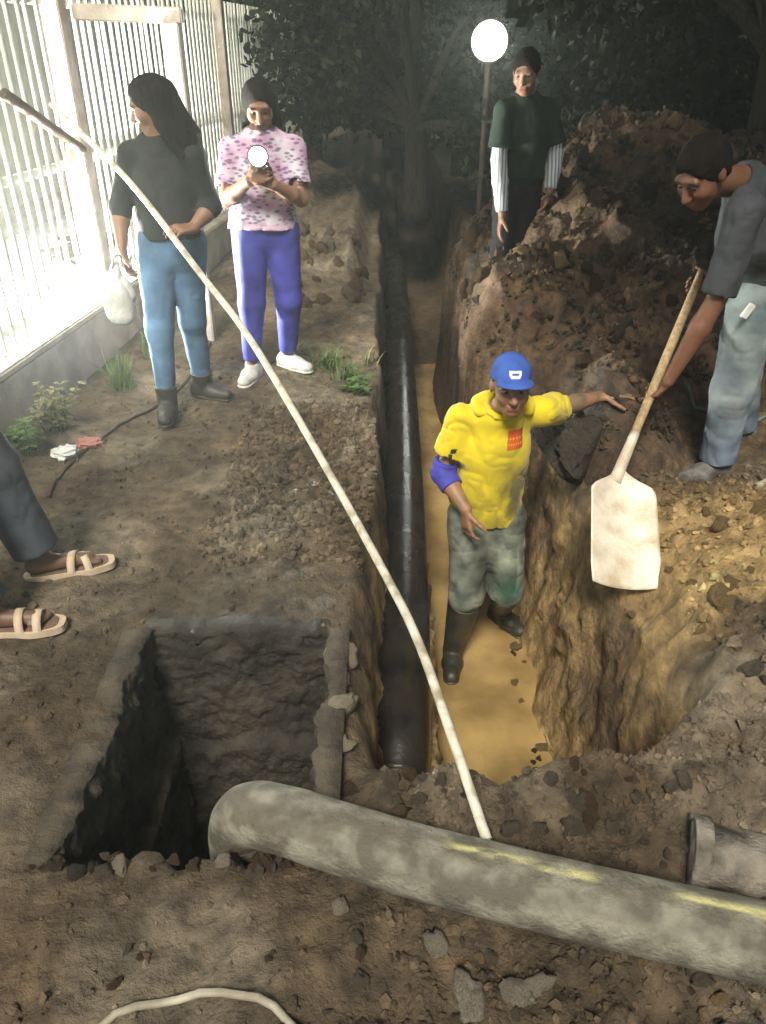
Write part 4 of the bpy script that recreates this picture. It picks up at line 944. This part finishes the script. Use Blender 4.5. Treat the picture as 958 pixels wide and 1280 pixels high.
p6 = person('person in dark slate trousers and beige sandals at the left edge', J6, (.15, .085, .055), g6, cell=.0065, base=(-1.5, 2.28, 0),
            hand=dict(L=((.1, 0, -1), (0, -1, 0), 1, .4), R=((.1, 0, -1), (0, 1, 0), -1, .4)))

# ------------------------------------------------------------------ shovel
sv = empty('shovel', (.93, 2.43, -.02)); tag(sv, 'long handled shovel with a broad white blade held over the trench edge', 'shovel')
ht, hb = Vector((1.43, 3.53, .89)), Vector((.955, 2.765, .285)); tip = Vector((.918, 2.375, -.005))
link('handle', tube([hb.lerp(ht, t) for t in np.linspace(-.04, 1, 24)], lambda t: .0165 + .003 * math.sin(t * 3), 16), M['wood'], sv)
bd = (tip - hb).normalized(); bl = Vector((1, .06, -.1)); bl = (bl - bd * bl.dot(bd)).normalized(); bn = bl.cross(bd).normalized()
if bn.y > 0: bn = -bn
nu, nv = 25, 31; V_ = []; LB = (tip - hb).length
for side in (0, 1):
    for j in range(nv):
        t = j / (nv - 1); sh_ = sstep(0, .22, np.array(t)); wd = .018 + (.130 - .018) * float(sh_) + .010 * t; wd *= 1 - .10 * max(0, t - .85) / .15 * .5
        for i in range(nu):
            a = i / (nu - 1) * 2 - 1
            dish = .040 * a * a * min(1, t * 4) * (1 - .45 * t) - .010 * (1 - a * a) * (1 - t) + .012 * max(0, .2 - t) / .2
            rim = .012 * (1 - min(1, abs(t - .16) / .05)) * (abs(a) > .35)
            end = LB * t + .012 * (1 - a * a) * (t > .97)
            V_.append(hb + bd * end + bl * (a * wd) + bn * (dish + rim + (0 if side == 0 else -.004)))
F_ = []
for side in (0, 1):
    b0 = side * nu * nv
    for j in range(nv - 1):
        for i in range(nu - 1):
            qd = (b0 + j * nu + i, b0 + j * nu + i + 1, b0 + (j + 1) * nu + i + 1, b0 + (j + 1) * nu + i); F_.append(qd if side else qd[::-1])
bd_ring = [i for i in range(nu)] + [j * nu + nu - 1 for j in range(1, nv)] + [(nv - 1) * nu + i for i in range(nu - 2, -1, -1)] + [j * nu for j in range(nv - 2, 0, -1)]
for a in range(len(bd_ring)):
    p, q_ = bd_ring[a], bd_ring[(a + 1) % len(bd_ring)]; F_.append((p, q_, q_ + nu * nv, p + nu * nv))
blade = link('blade', mesh('blade', V_, F_), M['blade'], sv)
link('socket', tube([hb.lerp(ht, t) + bn * .0 for t in np.linspace(-.05, .17, 8)], lambda t: .026 - .006 * t, 16), M['blade'], sv)

# ------------------------------------------------------------------ loose things
def thing_mesh(name, me, m, loc, label, cat, group=None, rot=(0, 0, 0), sc=(1, 1, 1)):
    o = link(name, me, m); o.location = loc; o.rotation_euler = rot; o.scale = sc; return tag(o, label, cat, group)
# short pipe piece behind the grey pipe
dp = empty('pipe_piece', (1.0, 1.15, .0)); tag(dp, 'short mud caked pipe piece with a rim, lying behind the grey pipe', 'pipe')
da, db = Vector((.765, 1.205, .05)), Vector((1.30, 1.06, .035))
link('barrel', tube([da.lerp(db, t) for t in np.linspace(0, 1, 60)], .078, 48, hollow=.86, rfun=lambda t, a: .035 * math.sin(a * 3 + t * 5) * math.sin(t * 17 + a) + .02 * math.sin(t * 40 + a * 5)), M['drum'], dp)
link('rim', tube([da.lerp(db, t) for t in np.linspace(-.02, .05, 5)], .092, 36, hollow=.80, rfun=lambda t, a: .03 * math.sin(a * 4 + 1)), M['drum'], dp)
# pale hose at the lower edge
hz_ = []
for k in range(25):
    a = math.pi * (k / 24 * 1.5 - .25); x, y = -.39 + .235 * math.cos(a), .735 + .150 * math.sin(a); hz_.append((x, y, gz(x, y) + .012))
thing_mesh('hose', tube(hz_, .0085, 12), M['hose_pale'], (0, 0, 0), 'pale hose lying in an arc on the ground at the bottom edge', 'hose')
hz_ = [(x, y, top_z(x, y) + .012) for x, y in crspline([(1.62, 3.95, 0), (1.80, 3.80, 0), (2.0, 3.74, 0), (2.3, 3.85, 0), (2.7, 3.8, 0)], 10)[:, :2]]
thing_mesh('hose', tube(hz_, .012, 10), M['hose_green'], (0, 0, 0), 'thin green hose on the ground behind the man in pale jeans', 'hose')
hz_ = [(x, y, gz(x, y) + .008) for x, y in crspline([(-1.52, 3.05, 0), (-1.56, 3.4, 0), (-1.49, 3.75, 0), (-1.36, 4.1, 0), (-1.22, 4.6, 0), (-1.2, 5.2, 0)], 10)[:, :2]]
thing_mesh('cable', tube(hz_, .011, 8), M['dark_iron'], (0, 0, 0), 'dark cable lying along the path beside the weeds by the fence', 'cable')
st = [Vector((1.66, 3.0, gz(1.66, 3.0) + .015)), Vector((1.85, 3.12, gz(1.85, 3.12) + .03)), Vector((2.15, 3.3, gz(2.15, 3.3) + .03))]
thing_mesh('stick', tube(crspline(st, 5), .016, 8, rfun=lambda t, a: .15 * math.sin(t * 20 + a)), M['hose_pale'], (0, 0, 0), 'pale stick on the ground at the right edge near the shoes', 'stick')
# litter
def crumple(seed, sq):
    bm = bmesh.new(); bmesh.ops.create_icosphere(bm, subdivisions=3, radius=1); co = np.array([v.co[:] for v in bm.verts]); d = 1 + .45 * ridged(co * 2.2 + seed, 3, seed)
    for v, c in zip(bm.verts, co * d[:, None] * np.array(sq)): v.co = c
    return bm_mesh(bm, 'crumple', False)
thing_mesh('wrapper', crumple(3, (1, .8, .5)), M['plastic_bag'], (-1.60, 3.50, gz(-1.6, 3.5) + .03), 'crumpled white wrapper on the earth by the weeds', 'litter', sc=(.05,) * 3)
thing_mesh('wrapper', crumple(8, (1, .6, .5)), M['pinklitter'], (-1.52, 3.62, gz(-1.52, 3.62) + .03), 'crumpled reddish wrapper beside the white one by the weeds', 'litter', sc=(.05,) * 3)
# bag in the woman's hand
s = Sdf(.006); s.cone((-1.31, 3.885, .84), (-1.33, 3.88, .70), .02, .085, .03, ((0, 1, 0), 1.6)); s.cone((-1.33, 3.88, .70), (-1.335, 3.88, .60), .085, .075, .03, ((0, 1, 0), 1.6)); s.noise = [(.012, (12, 12, 9), 500)]
bagr = empty('bag', (-1.33, 3.88, .55)); tag(bagr, 'white plastic bag hanging from the hand of the woman in jeans', 'bag')
sdf_obj('sack', s, M['plastic_bag'], bagr)
link('handle', tube(crspline([(-1.33, 3.87, .82), (-1.305, 3.865, .88), (-1.285, 3.885, .875), (-1.29, 3.90, .82)], 6), .006, 8), M['plastic_bag'], bagr)
# wet dark boulder under the worker's hand
o = thing_mesh('boulder', rock_mesh(77, 5, (1, 1, .95), .6, .34), M['rubber'], (.90, 3.33, .10), 'wet black lump of mud on the trench edge beside the yellow shirt', 'boulder', sc=(.15, .16, .17))
M['wetmud'] = mat('glossy_black_mud', (.026, .022, .017), (.075, .062, .045), 9, .38, .8, 24, rvar=.25, detail=6, lo=.5, hi=.75); o.data.materials[0] = M['wetmud']
# pale stones by the lower edge
for (x, y, sx, lab, sd) in [(.185, .875, .045, 'larger pale grey stone at the bottom edge of the picture', 5), (.285, .885, .032, 'smaller pale grey stone right of the larger one at the bottom', 6)]:
    thing_mesh('stone', rock_mesh(sd, 4, (1.2, .9, .6), .6, .4), M['stone'], (x, y, gz(x, y) + .02), lab, 'stone', sc=(sx,) * 3, rot=(0, 0, sd))
for (x, y, sx, lab, sd) in [(-.66, 1.205, .022, 'small pale stone left of the row on the near pit edge', 15), (-.40, 1.215, .018, 'small pale stone beside the bent pipe end on the pit edge', 16), (-.10, 1.08, .020, 'small pale stone in front of the grey pipe near the pit', 17),
                            (.12, .985, .026, 'pale stone chip on the earth below the middle of the grey pipe', 18), (.33, .90, .024, 'pale stone chip near the bottom under the grey pipe', 19)]:
    thing_mesh('stone', rock_mesh(sd, 3, (1.3, .9, .55), .6, .4), M['stone'], (x, y, gz(x, y) + .01), lab, 'stone', sc=(sx,) * 3, rot=(0, 0, sd))

# clods of earth
clods = [rock_mesh(400 + k, 3, (1.15, .95, .75), .6, .4) for k in range(7)]
cm = {'b': mat('brown_clod', (.16, .10, .056), (.08, .05, .03), 9, .95, .9, 16, detail=6, spec=.2), 'g': mat('grey_clod', (.20, .168, .122), (.11, .09, .064), 9, .95, .9, 16, detail=6, spec=.2),
      'o': mat('ochre_clod', (.42, .30, .145), (.25, .165, .08), 9, .95, .9, 16, detail=6, spec=.2), 'd': mat('dark_clod', (.070, .052, .036), (.036, .027, .019), 9, .8, .9, 16, detail=6)}
cmesh = {k: [] for k in cm}
for k in cm:
    for c in clods:
        c2 = c.copy(); c2.materials.clear(); c2.materials.append(cm[k]); cmesh[k].append(c2)
def clod(x, y, s, kind, label, group):
    o = bpy.data.objects.new('clod', random.choice(cmesh[kind])); COL.objects.link(o); o.location = (x, y, max(top_z(x, y), -1.0) + s * .12)
    o.rotation_euler = [random.uniform(0, 6.28) for _ in range(3)]; q_ = s; o.scale = (q_ * random.uniform(.8, 1.2), q_ * random.uniform(.8, 1.2), q_ * random.uniform(.7, 1.1)); tag(o, label, 'clod', group)
n = 0
while n < 130:
    x, y = random.uniform(.6, 2.7), random.uniform(3.9, 6.2)
    h = float(heap_h(np.array([x]), np.array([y]))[0])
    if h < .15 or (abs(x - .88) < .2 and abs(y - 5.5) < .25): continue
    clod(x, y, .022 + .05 * random.random() ** 2, random.choice('bbbbddo'), 'rough clod of earth on the big spoil heap', 'clods on the spoil heap'); n += 1
n = 0
while n < 75:
    x, y = random.uniform(.95, 1.75), random.uniform(1.45, 2.75)
    if y < 1.55 and x < 1.3: continue
    clod(x, y, .014 + .034 * random.random() ** 2, 'o' if y > 2.0 else random.choice('ggo'), 'loose clod of earth on the right bank of the trench', 'clods on the right bank'); n += 1
n = 0
while n < 45:
    x, y = random.uniform(-.10, .80), random.uniform(1.28, 1.48)
    clod(x, y, .010 + .022 * random.random() ** 2, random.choice('ggb'), 'loose clod of earth between the grey pipe and the trench', 'clods along the near trench end'); n += 1
n = 0
while n < 40:
    x, y = random.uniform(-.9, -.12), random.uniform(5.9, 7.6)
    clod(x, y, .03 + .06 * random.random() ** 2, random.choice('gbb'), 'rough clod of earth on the far bank left of the trench', 'clods on the far left bank'); n += 1
n = 0
while n < 40:
    x, y = random.uniform(-.6, .8), random.uniform(.82, 1.0)
    if math.hypot((x + .39) / .30, (y - .735) / .20) < 1: continue
    clod(x, y, .007 + .014 * random.random() ** 2, random.choice('ggbo'), 'loose clod of earth in front of the grey pipe', 'clods in front of the pipe'); n += 1
n = 0
while n < 42:
    x, y = random.uniform(-.9, -.1), random.gauss(1.205, .014)
    clod(x, y, .008 + .020 * random.random() ** 2, random.choice('gbbd'), 'small clod of earth along the near edge of the pit', 'clods along the near pit edge'); n += 1
n = 0
while n < 26:
    x, y = random.gauss(.70, .035), random.uniform(2.1, 4.2)
    clod(x, y, .012 + .024 * random.random() ** 2, random.choice('oob'), 'clod of clay fallen on the trench bottom along the right wall', 'clods on the trench bottom'); n += 1
# crumbs too small and many to count
def crumbs(name, pts, label, m, cols):
    t = (1 + 5 ** .5) / 2; iv = np.array([(-1, t, 0), (1, t, 0), (-1, -t, 0), (1, -t, 0), (0, -1, t), (0, 1, t), (0, -1, -t), (0, 1, -t), (t, 0, -1), (t, 0, 1), (-t, 0, -1), (-t, 0, 1)]) / 1.9
    fi = np.array([(0, 11, 5), (0, 5, 1), (0, 1, 7), (0, 7, 10), (0, 10, 11), (1, 5, 9), (5, 11, 4), (11, 10, 2), (10, 7, 6), (7, 1, 8), (3, 9, 4), (3, 4, 2), (3, 2, 6), (3, 6, 8), (3, 8, 9), (4, 9, 5), (2, 4, 11), (6, 2, 10), (8, 6, 7), (9, 8, 1)])
    n_ = len(pts); jit = 1 + rng.normal(0, .22, (n_, 12, 1)); sc = rng.uniform(.6, 1.3, (n_, 1, 3))
    v = pts[:, None, :3] + iv[None] * jit * sc * pts[:, None, 3:4]; f = fi[None] + (np.arange(n_) * 12)[:, None, None]
    c = np.repeat(cols, 12, 0) * np.repeat(rng.uniform(.6, 1.35, (n_, 1)), 12, 0)
    tag(link(name, mesh(name, v.reshape(-1, 3), f.reshape(-1, 3), False, c), m), label, kind='stuff')
def scatter(n, x0, x1, y0, y1, s0, s1, zf, ok=None):
    x = rng.uniform(x0, x1, n); y = rng.uniform(y0, y1, n); s_ = s0 + (s1 - s0) * rng.random(n) ** 3
    if ok is not None: k = ok(x, y); x, y, s_ = x[k], y[k], s_[k]
    return np.stack([x, y, zf(x, y) + s_ * .3, s_], -1)
inpit = lambda x, y: ~((x > PX0 - .02) & (x < PX1 + .02) & (y > PY0 - .02) & (y < PY1 + .02)) & (trench_depth(x, y) < .05)
p = np.concatenate([scatter(2600, -.75, -.04, 2.5, 4.1, .004, .022, ground_z, inpit), scatter(3500, -1.9, 0, .75, 5, .003, .014, ground_z, inpit), scatter(2600, 0, .95, .75, 1.6, .003, .014, ground_z, inpit), scatter(4500, .9, 2.2, .9, 3.2, .004, .02, ground_z, inpit)])
crumbs('soil_crumbs', p, 'small crumbs of earth strewn over the ground', M['soil'], np.clip(soil_color(p[:, 0], p[:, 1], p[:, 2], np.zeros(len(p))) * 1.15, .01, .5))
p = scatter(9000, .5, 3, 3.2, 6.6, .006, .026, heap_z, lambda x, y: heap_h(x, y) > .12)
hn_ = fbm(p[:, :3] * 3, 3, 260)[:, None]
crumbs('heap_crumbs', p, 'small crumbs of earth covering the spoil heap', M['soil'], np.clip(lerp(BROWN * .8, DAMP * 1.2, sstep(-.2, .5, hn_)), .01, .5) * np.ones((1, 3)))

# ------------------------------------------------------------------ weeds and grass
def weed(x, y, h, nst, spread, label, leafy=True, z=None):
    z = gz(x, y) if z is None else z
    root = empty('weed', (x, y, z)); tag(root, label, 'weed', None)
    V_ = []; F_ = []; SV = []; 
    sp = []
    for k in range(nst):
        a = random.uniform(0, 6.28); ln = h * random.uniform(.55, 1.1); out = spread * random.uniform(.2, 1); bx, by = x + random.gauss(0, spread * .25), y + random.gauss(0, spread * .25)
        P = [Vector((bx + math.cos(a) * out * t * t, by + math.sin(a) * out * t * t, z - .02 + ln * (t - .25 * t * t))) for t in np.linspace(0, 1, 6)]
        if leafy:
            sp.append(P)
            for j in range(2, 6):
                for s_ in (-1, 1, 0):
                    la = a + s_ * random.uniform(.8, 1.7) + random.gauss(0, .3); L = random.uniform(.03, .06); wdt = L * .34; up_ = random.uniform(-.1, .6)
                    d = Vector((math.cos(la), math.sin(la), up_)).normalized(); s2 = d.cross(Vector((0, 0, 1))).normalized(); p0 = P[j]; b0 = len(V_)
                    V_ += [p0, p0 + d * L * .5 + s2 * wdt, p0 + d * L - Vector((0, 0, L * .25)), p0 + d * L * .5 - s2 * wdt, p0 + d * L * .5 - Vector((0, 0, .004))]
                    F_ += [(b0, b0 + 1, b0 + 4), (b0 + 1, b0 + 2, b0 + 4), (b0 + 2, b0 + 3, b0 + 4), (b0 + 3, b0, b0 + 4)]
        else:
            wd = random.uniform(.003, .006); s2 = Vector((-math.sin(a), math.cos(a), 0)); b0 = len(V_)
            for j, pt in enumerate(P):
                ww = wd * (1 - (j / 5) ** 2 * .95); V_ += [pt - s2 * ww, pt + s2 * ww]
            for j in range(5): F_.append((b0 + 2 * j, b0 + 2 * j + 1, b0 + 2 * j + 3, b0 + 2 * j + 2))
    link('foliage' if leafy else 'blades', mesh('leaves', V_, F_, False), M['leafw'] if random.random() < .7 else M['leafdry'], root)
    if leafy:
        vv, ff = [], []
        for P in sp:
            m_ = tube(P, .0025, 5); b0 = len(vv); vv += [v.co[:] for v in m_.vertices]; ff += [tuple(i + b0 for i in p_.vertices) for p_ in m_.polygons]; bpy.data.meshes.remove(m_)
        link('stems', mesh('stems', vv, ff), M['leafw'], root)
    return root
weed(-1.74, 3.78, .34, 16, .13, 'bushy leafy weed against the near end of the plinth')
weed(-1.80, 3.52, .26, 10, .10, 'low leafy weed at the left edge below the plinth')
weed(-1.60, 4.45, .30, 60, .16, 'thick tuft of grass against the plinth behind the leafy weed', False)
weed(-1.52, 4.95, .28, 50, .16, 'tuft of grass at the foot of the fence post', False)
weed(-1.45, 5.55, .32, 50, .18, 'tuft of grass by the plinth beyond the fence post', False)
weed(-.36, 4.72, .20, 70, .20, 'tuft of grass beside the right white shoe', False)
weed(-.20, 4.52, .18, 60, .16, 'tuft of grass on the left lip of the trench', False)
weed(-.13, 4.30, .17, 9, .09, 'small leafy weed on the left lip of the trench')
weed(-.62, 4.95, .16, 45, .16, 'tuft of grass behind the woman in leggings', False)
weed(-.09, 4.78, .20, 26, .10, 'thin tuft of grass overhanging the trench behind the small weed', False)

# ------------------------------------------------------------------ dark trees behind
def tree_parts(h, crown, leaves, seed, lsize=.11, lean=(0, 0)):
    r = np.random.default_rng(seed); random.seed(seed)
    tv, tf = [], []
    def limb(pts, r0, r1):
        m_ = tube(crspline(pts, 5), lambda t: r0 + (r1 - r0) * t, 9); b0 = len(tv); tv.extend(v.co[:] for v in m_.vertices); tf.extend(tuple(i + b0 for i in p_.vertices) for p_ in m_.polygons); bpy.data.meshes.remove(m_)
    cz, cr, ch = crown
    limb([(0, 0, -.1), (.05, .02, cz * .4), (-.03, .05, cz * .8), (.05, 0, cz + ch * .5)], .16, .05)
    cl = []
    for k in range(16):
        a = r.uniform(0, 6.28); q_ = r.uniform(.35, 1) ** .6 * cr; zz = cz + r.uniform(-.8, .9) * ch
        p1 = (math.cos(a) * q_ * .4, math.sin(a) * q_ * .4, (cz * .6 + zz) / 2); p2 = (math.cos(a) * q_, math.sin(a) * q_, zz); limb([(0, 0, cz * .5), p1, p2], .05, .012); cl.append(p2)
    cl = np.array(cl + [(r.normal() * cr * .4, r.normal() * cr * .4, cz + r.uniform(-.5, .8) * ch) for _ in range(12)])
    ci = r.integers(0, len(cl), leaves); rad = r.uniform(.35, .62, len(cl))[ci] * cr * .62
    dirs = r.normal(size=(leaves, 3)); dirs /= np.linalg.norm(dirs, axis=1)[:, None]; pos = cl[ci] + dirs * (rad * r.random(leaves) ** .45)[:, None] * np.array([1, 1, .8])
    d1 = r.normal(size=(leaves, 3)); d1[:, 2] -= .4; d1 /= np.linalg.norm(d1, axis=1)[:, None]; d2 = np.cross(d1, r.normal(size=(leaves, 3))); d2 /= np.linalg.norm(d2, axis=1)[:, None]
    L = lsize * r.uniform(.6, 1.3, (leaves, 1)); v = np.stack([pos, pos + d1 * L * .5 + d2 * L * .28, pos + d1 * L, pos + d1 * L * .5 - d2 * L * .28], 1).reshape(-1, 3)
    f = np.arange(leaves * 4).reshape(-1, 4)
    def bend(a):
        a = np.array(a, float); t = np.clip(a[:, 2] / cz, 0, 1) ** 1.3; a[:, 0] += lean[0] * t; a[:, 1] += lean[1] * t; return a
    return mesh('trunk', bend(tv), tf), mesh('crown', bend(v), f, False)
kinds = [tree_parts(5, (3.0, 1.9, 1.7), 15000, 1), tree_parts(4, (1.7, 1.7, 1.6), 15000, 2, .10), tree_parts(5, (3.85, 1.9, .65), 16500, 3, .13, (-2.7, -.65))]  # last kind leans, shaped to throw shade from out of view
def tree(x, y, k, rot, sc, label):
    root = empty('tree', (x, y, 0)); tag(root, label, 'tree', 'dark trees behind the site')
    for nm, me, m in (('trunk', kinds[k][0], M['bark']), ('crown', kinds[k][1], M['tree'])):
        o = link(nm, me, m, root); o.matrix_parent_inverse = Matrix.Identity(4); o.rotation_euler = (0, 0, rot); o.scale = (sc,) * 3
tree(4.0, 4.15, 2, 0, 1.0, 'added leaning tree, out of view, whose crown shades the spoil heap')  # added unseen so its crown shades the heap and the far trench
tree(5.3, 7.9, 2, .1, 1.25, 'added larger leaning tree, out of view, whose crown shades the back of the site')  # second unseen crown, added to darken the bushes at the back
tree(3.2, 7.3, 0, .3, 1.1, 'dark tree overhanging the spoil heap at the right')
tree(.4, 10.2, 1, 1.2, 1.1, 'dark bushy tree closing off the far end of the trench')
tree(2.3, 9.6, 1, 2.5, 1.15, 'dark bushy tree straight behind the spoil heap')
tree(4.6, 9.0, 1, 4.0, 1.2, 'dark bushy tree at the far right behind the heap')
tree(-1.1, 12.5, 1, 5.2, 1.3, 'dark bushy tree far behind the two women')
tree(1.3, 13.5, 0, 2.2, 1.35, 'taller dark tree rising behind the bushy ones')
tree(5.0, 12.6, 0, 3.3, 1.4, 'tallest dark tree at the far right')
tree(-3.2, 15.5, 0, .9, 1.5, 'dark tree far off beyond the end of the fence')
# dark rise added to cover the bright sky gaps between the trees
hx_ = np.linspace(-60, 60, 90); hr = np.linspace(0, 1, 24); TX, TR = np.meshgrid(hx_, hr, indexing='ij')
TY = 19 + TR * 30; TZ = -.3 + (7 + 1.5 * fbm(P3(TX * .12, TX * 0 + 2), 3, 31)) * sstep(0, .5, TR) + .8 * fbm(P3(TX * .5, TY * .5), 4, 33)
ti = np.arange(TX.size).reshape(TX.shape); tq = np.stack([ti[:-1, :-1], ti[1:, :-1], ti[1:, 1:], ti[:-1, 1:]], -1).reshape(-1, 4)
M['added_hill'] = mat('dark_scrub', (.020, .026, .013), (.009, .012, .006), 1.5, .95, 1, 3, spec=.1, detail=8)
tag(link('added_hill', mesh('added_hill', np.stack([TX, TY, TZ], -1).reshape(-1, 3), tq), M['added_hill']), kind='structure')
# thin scattering air added to stand in for lens glare round the lamps
hzb = link('glare_haze', box_mesh(124, 106, 15.2, 0), None); hzb.location = (0, 30, 5.8); tag(hzb, kind='stuff', label='thin pale veil added to stand in for lens glare')
hm = bpy.data.materials.new('glare_haze'); hm.use_nodes = True; hm.node_tree.nodes.clear()
pv = hm.node_tree.nodes.new('ShaderNodeVolumePrincipled'); pv.inputs['Density'].default_value = .007; pv.inputs['Color'].default_value = (.9, .95, .88, 1); pv.inputs['Anisotropy'].default_value = .55
ou = hm.node_tree.nodes.new('ShaderNodeOutputMaterial'); hm.node_tree.links.new(pv.outputs[0], ou.inputs['Volume']); hzb.data.materials.append(hm)
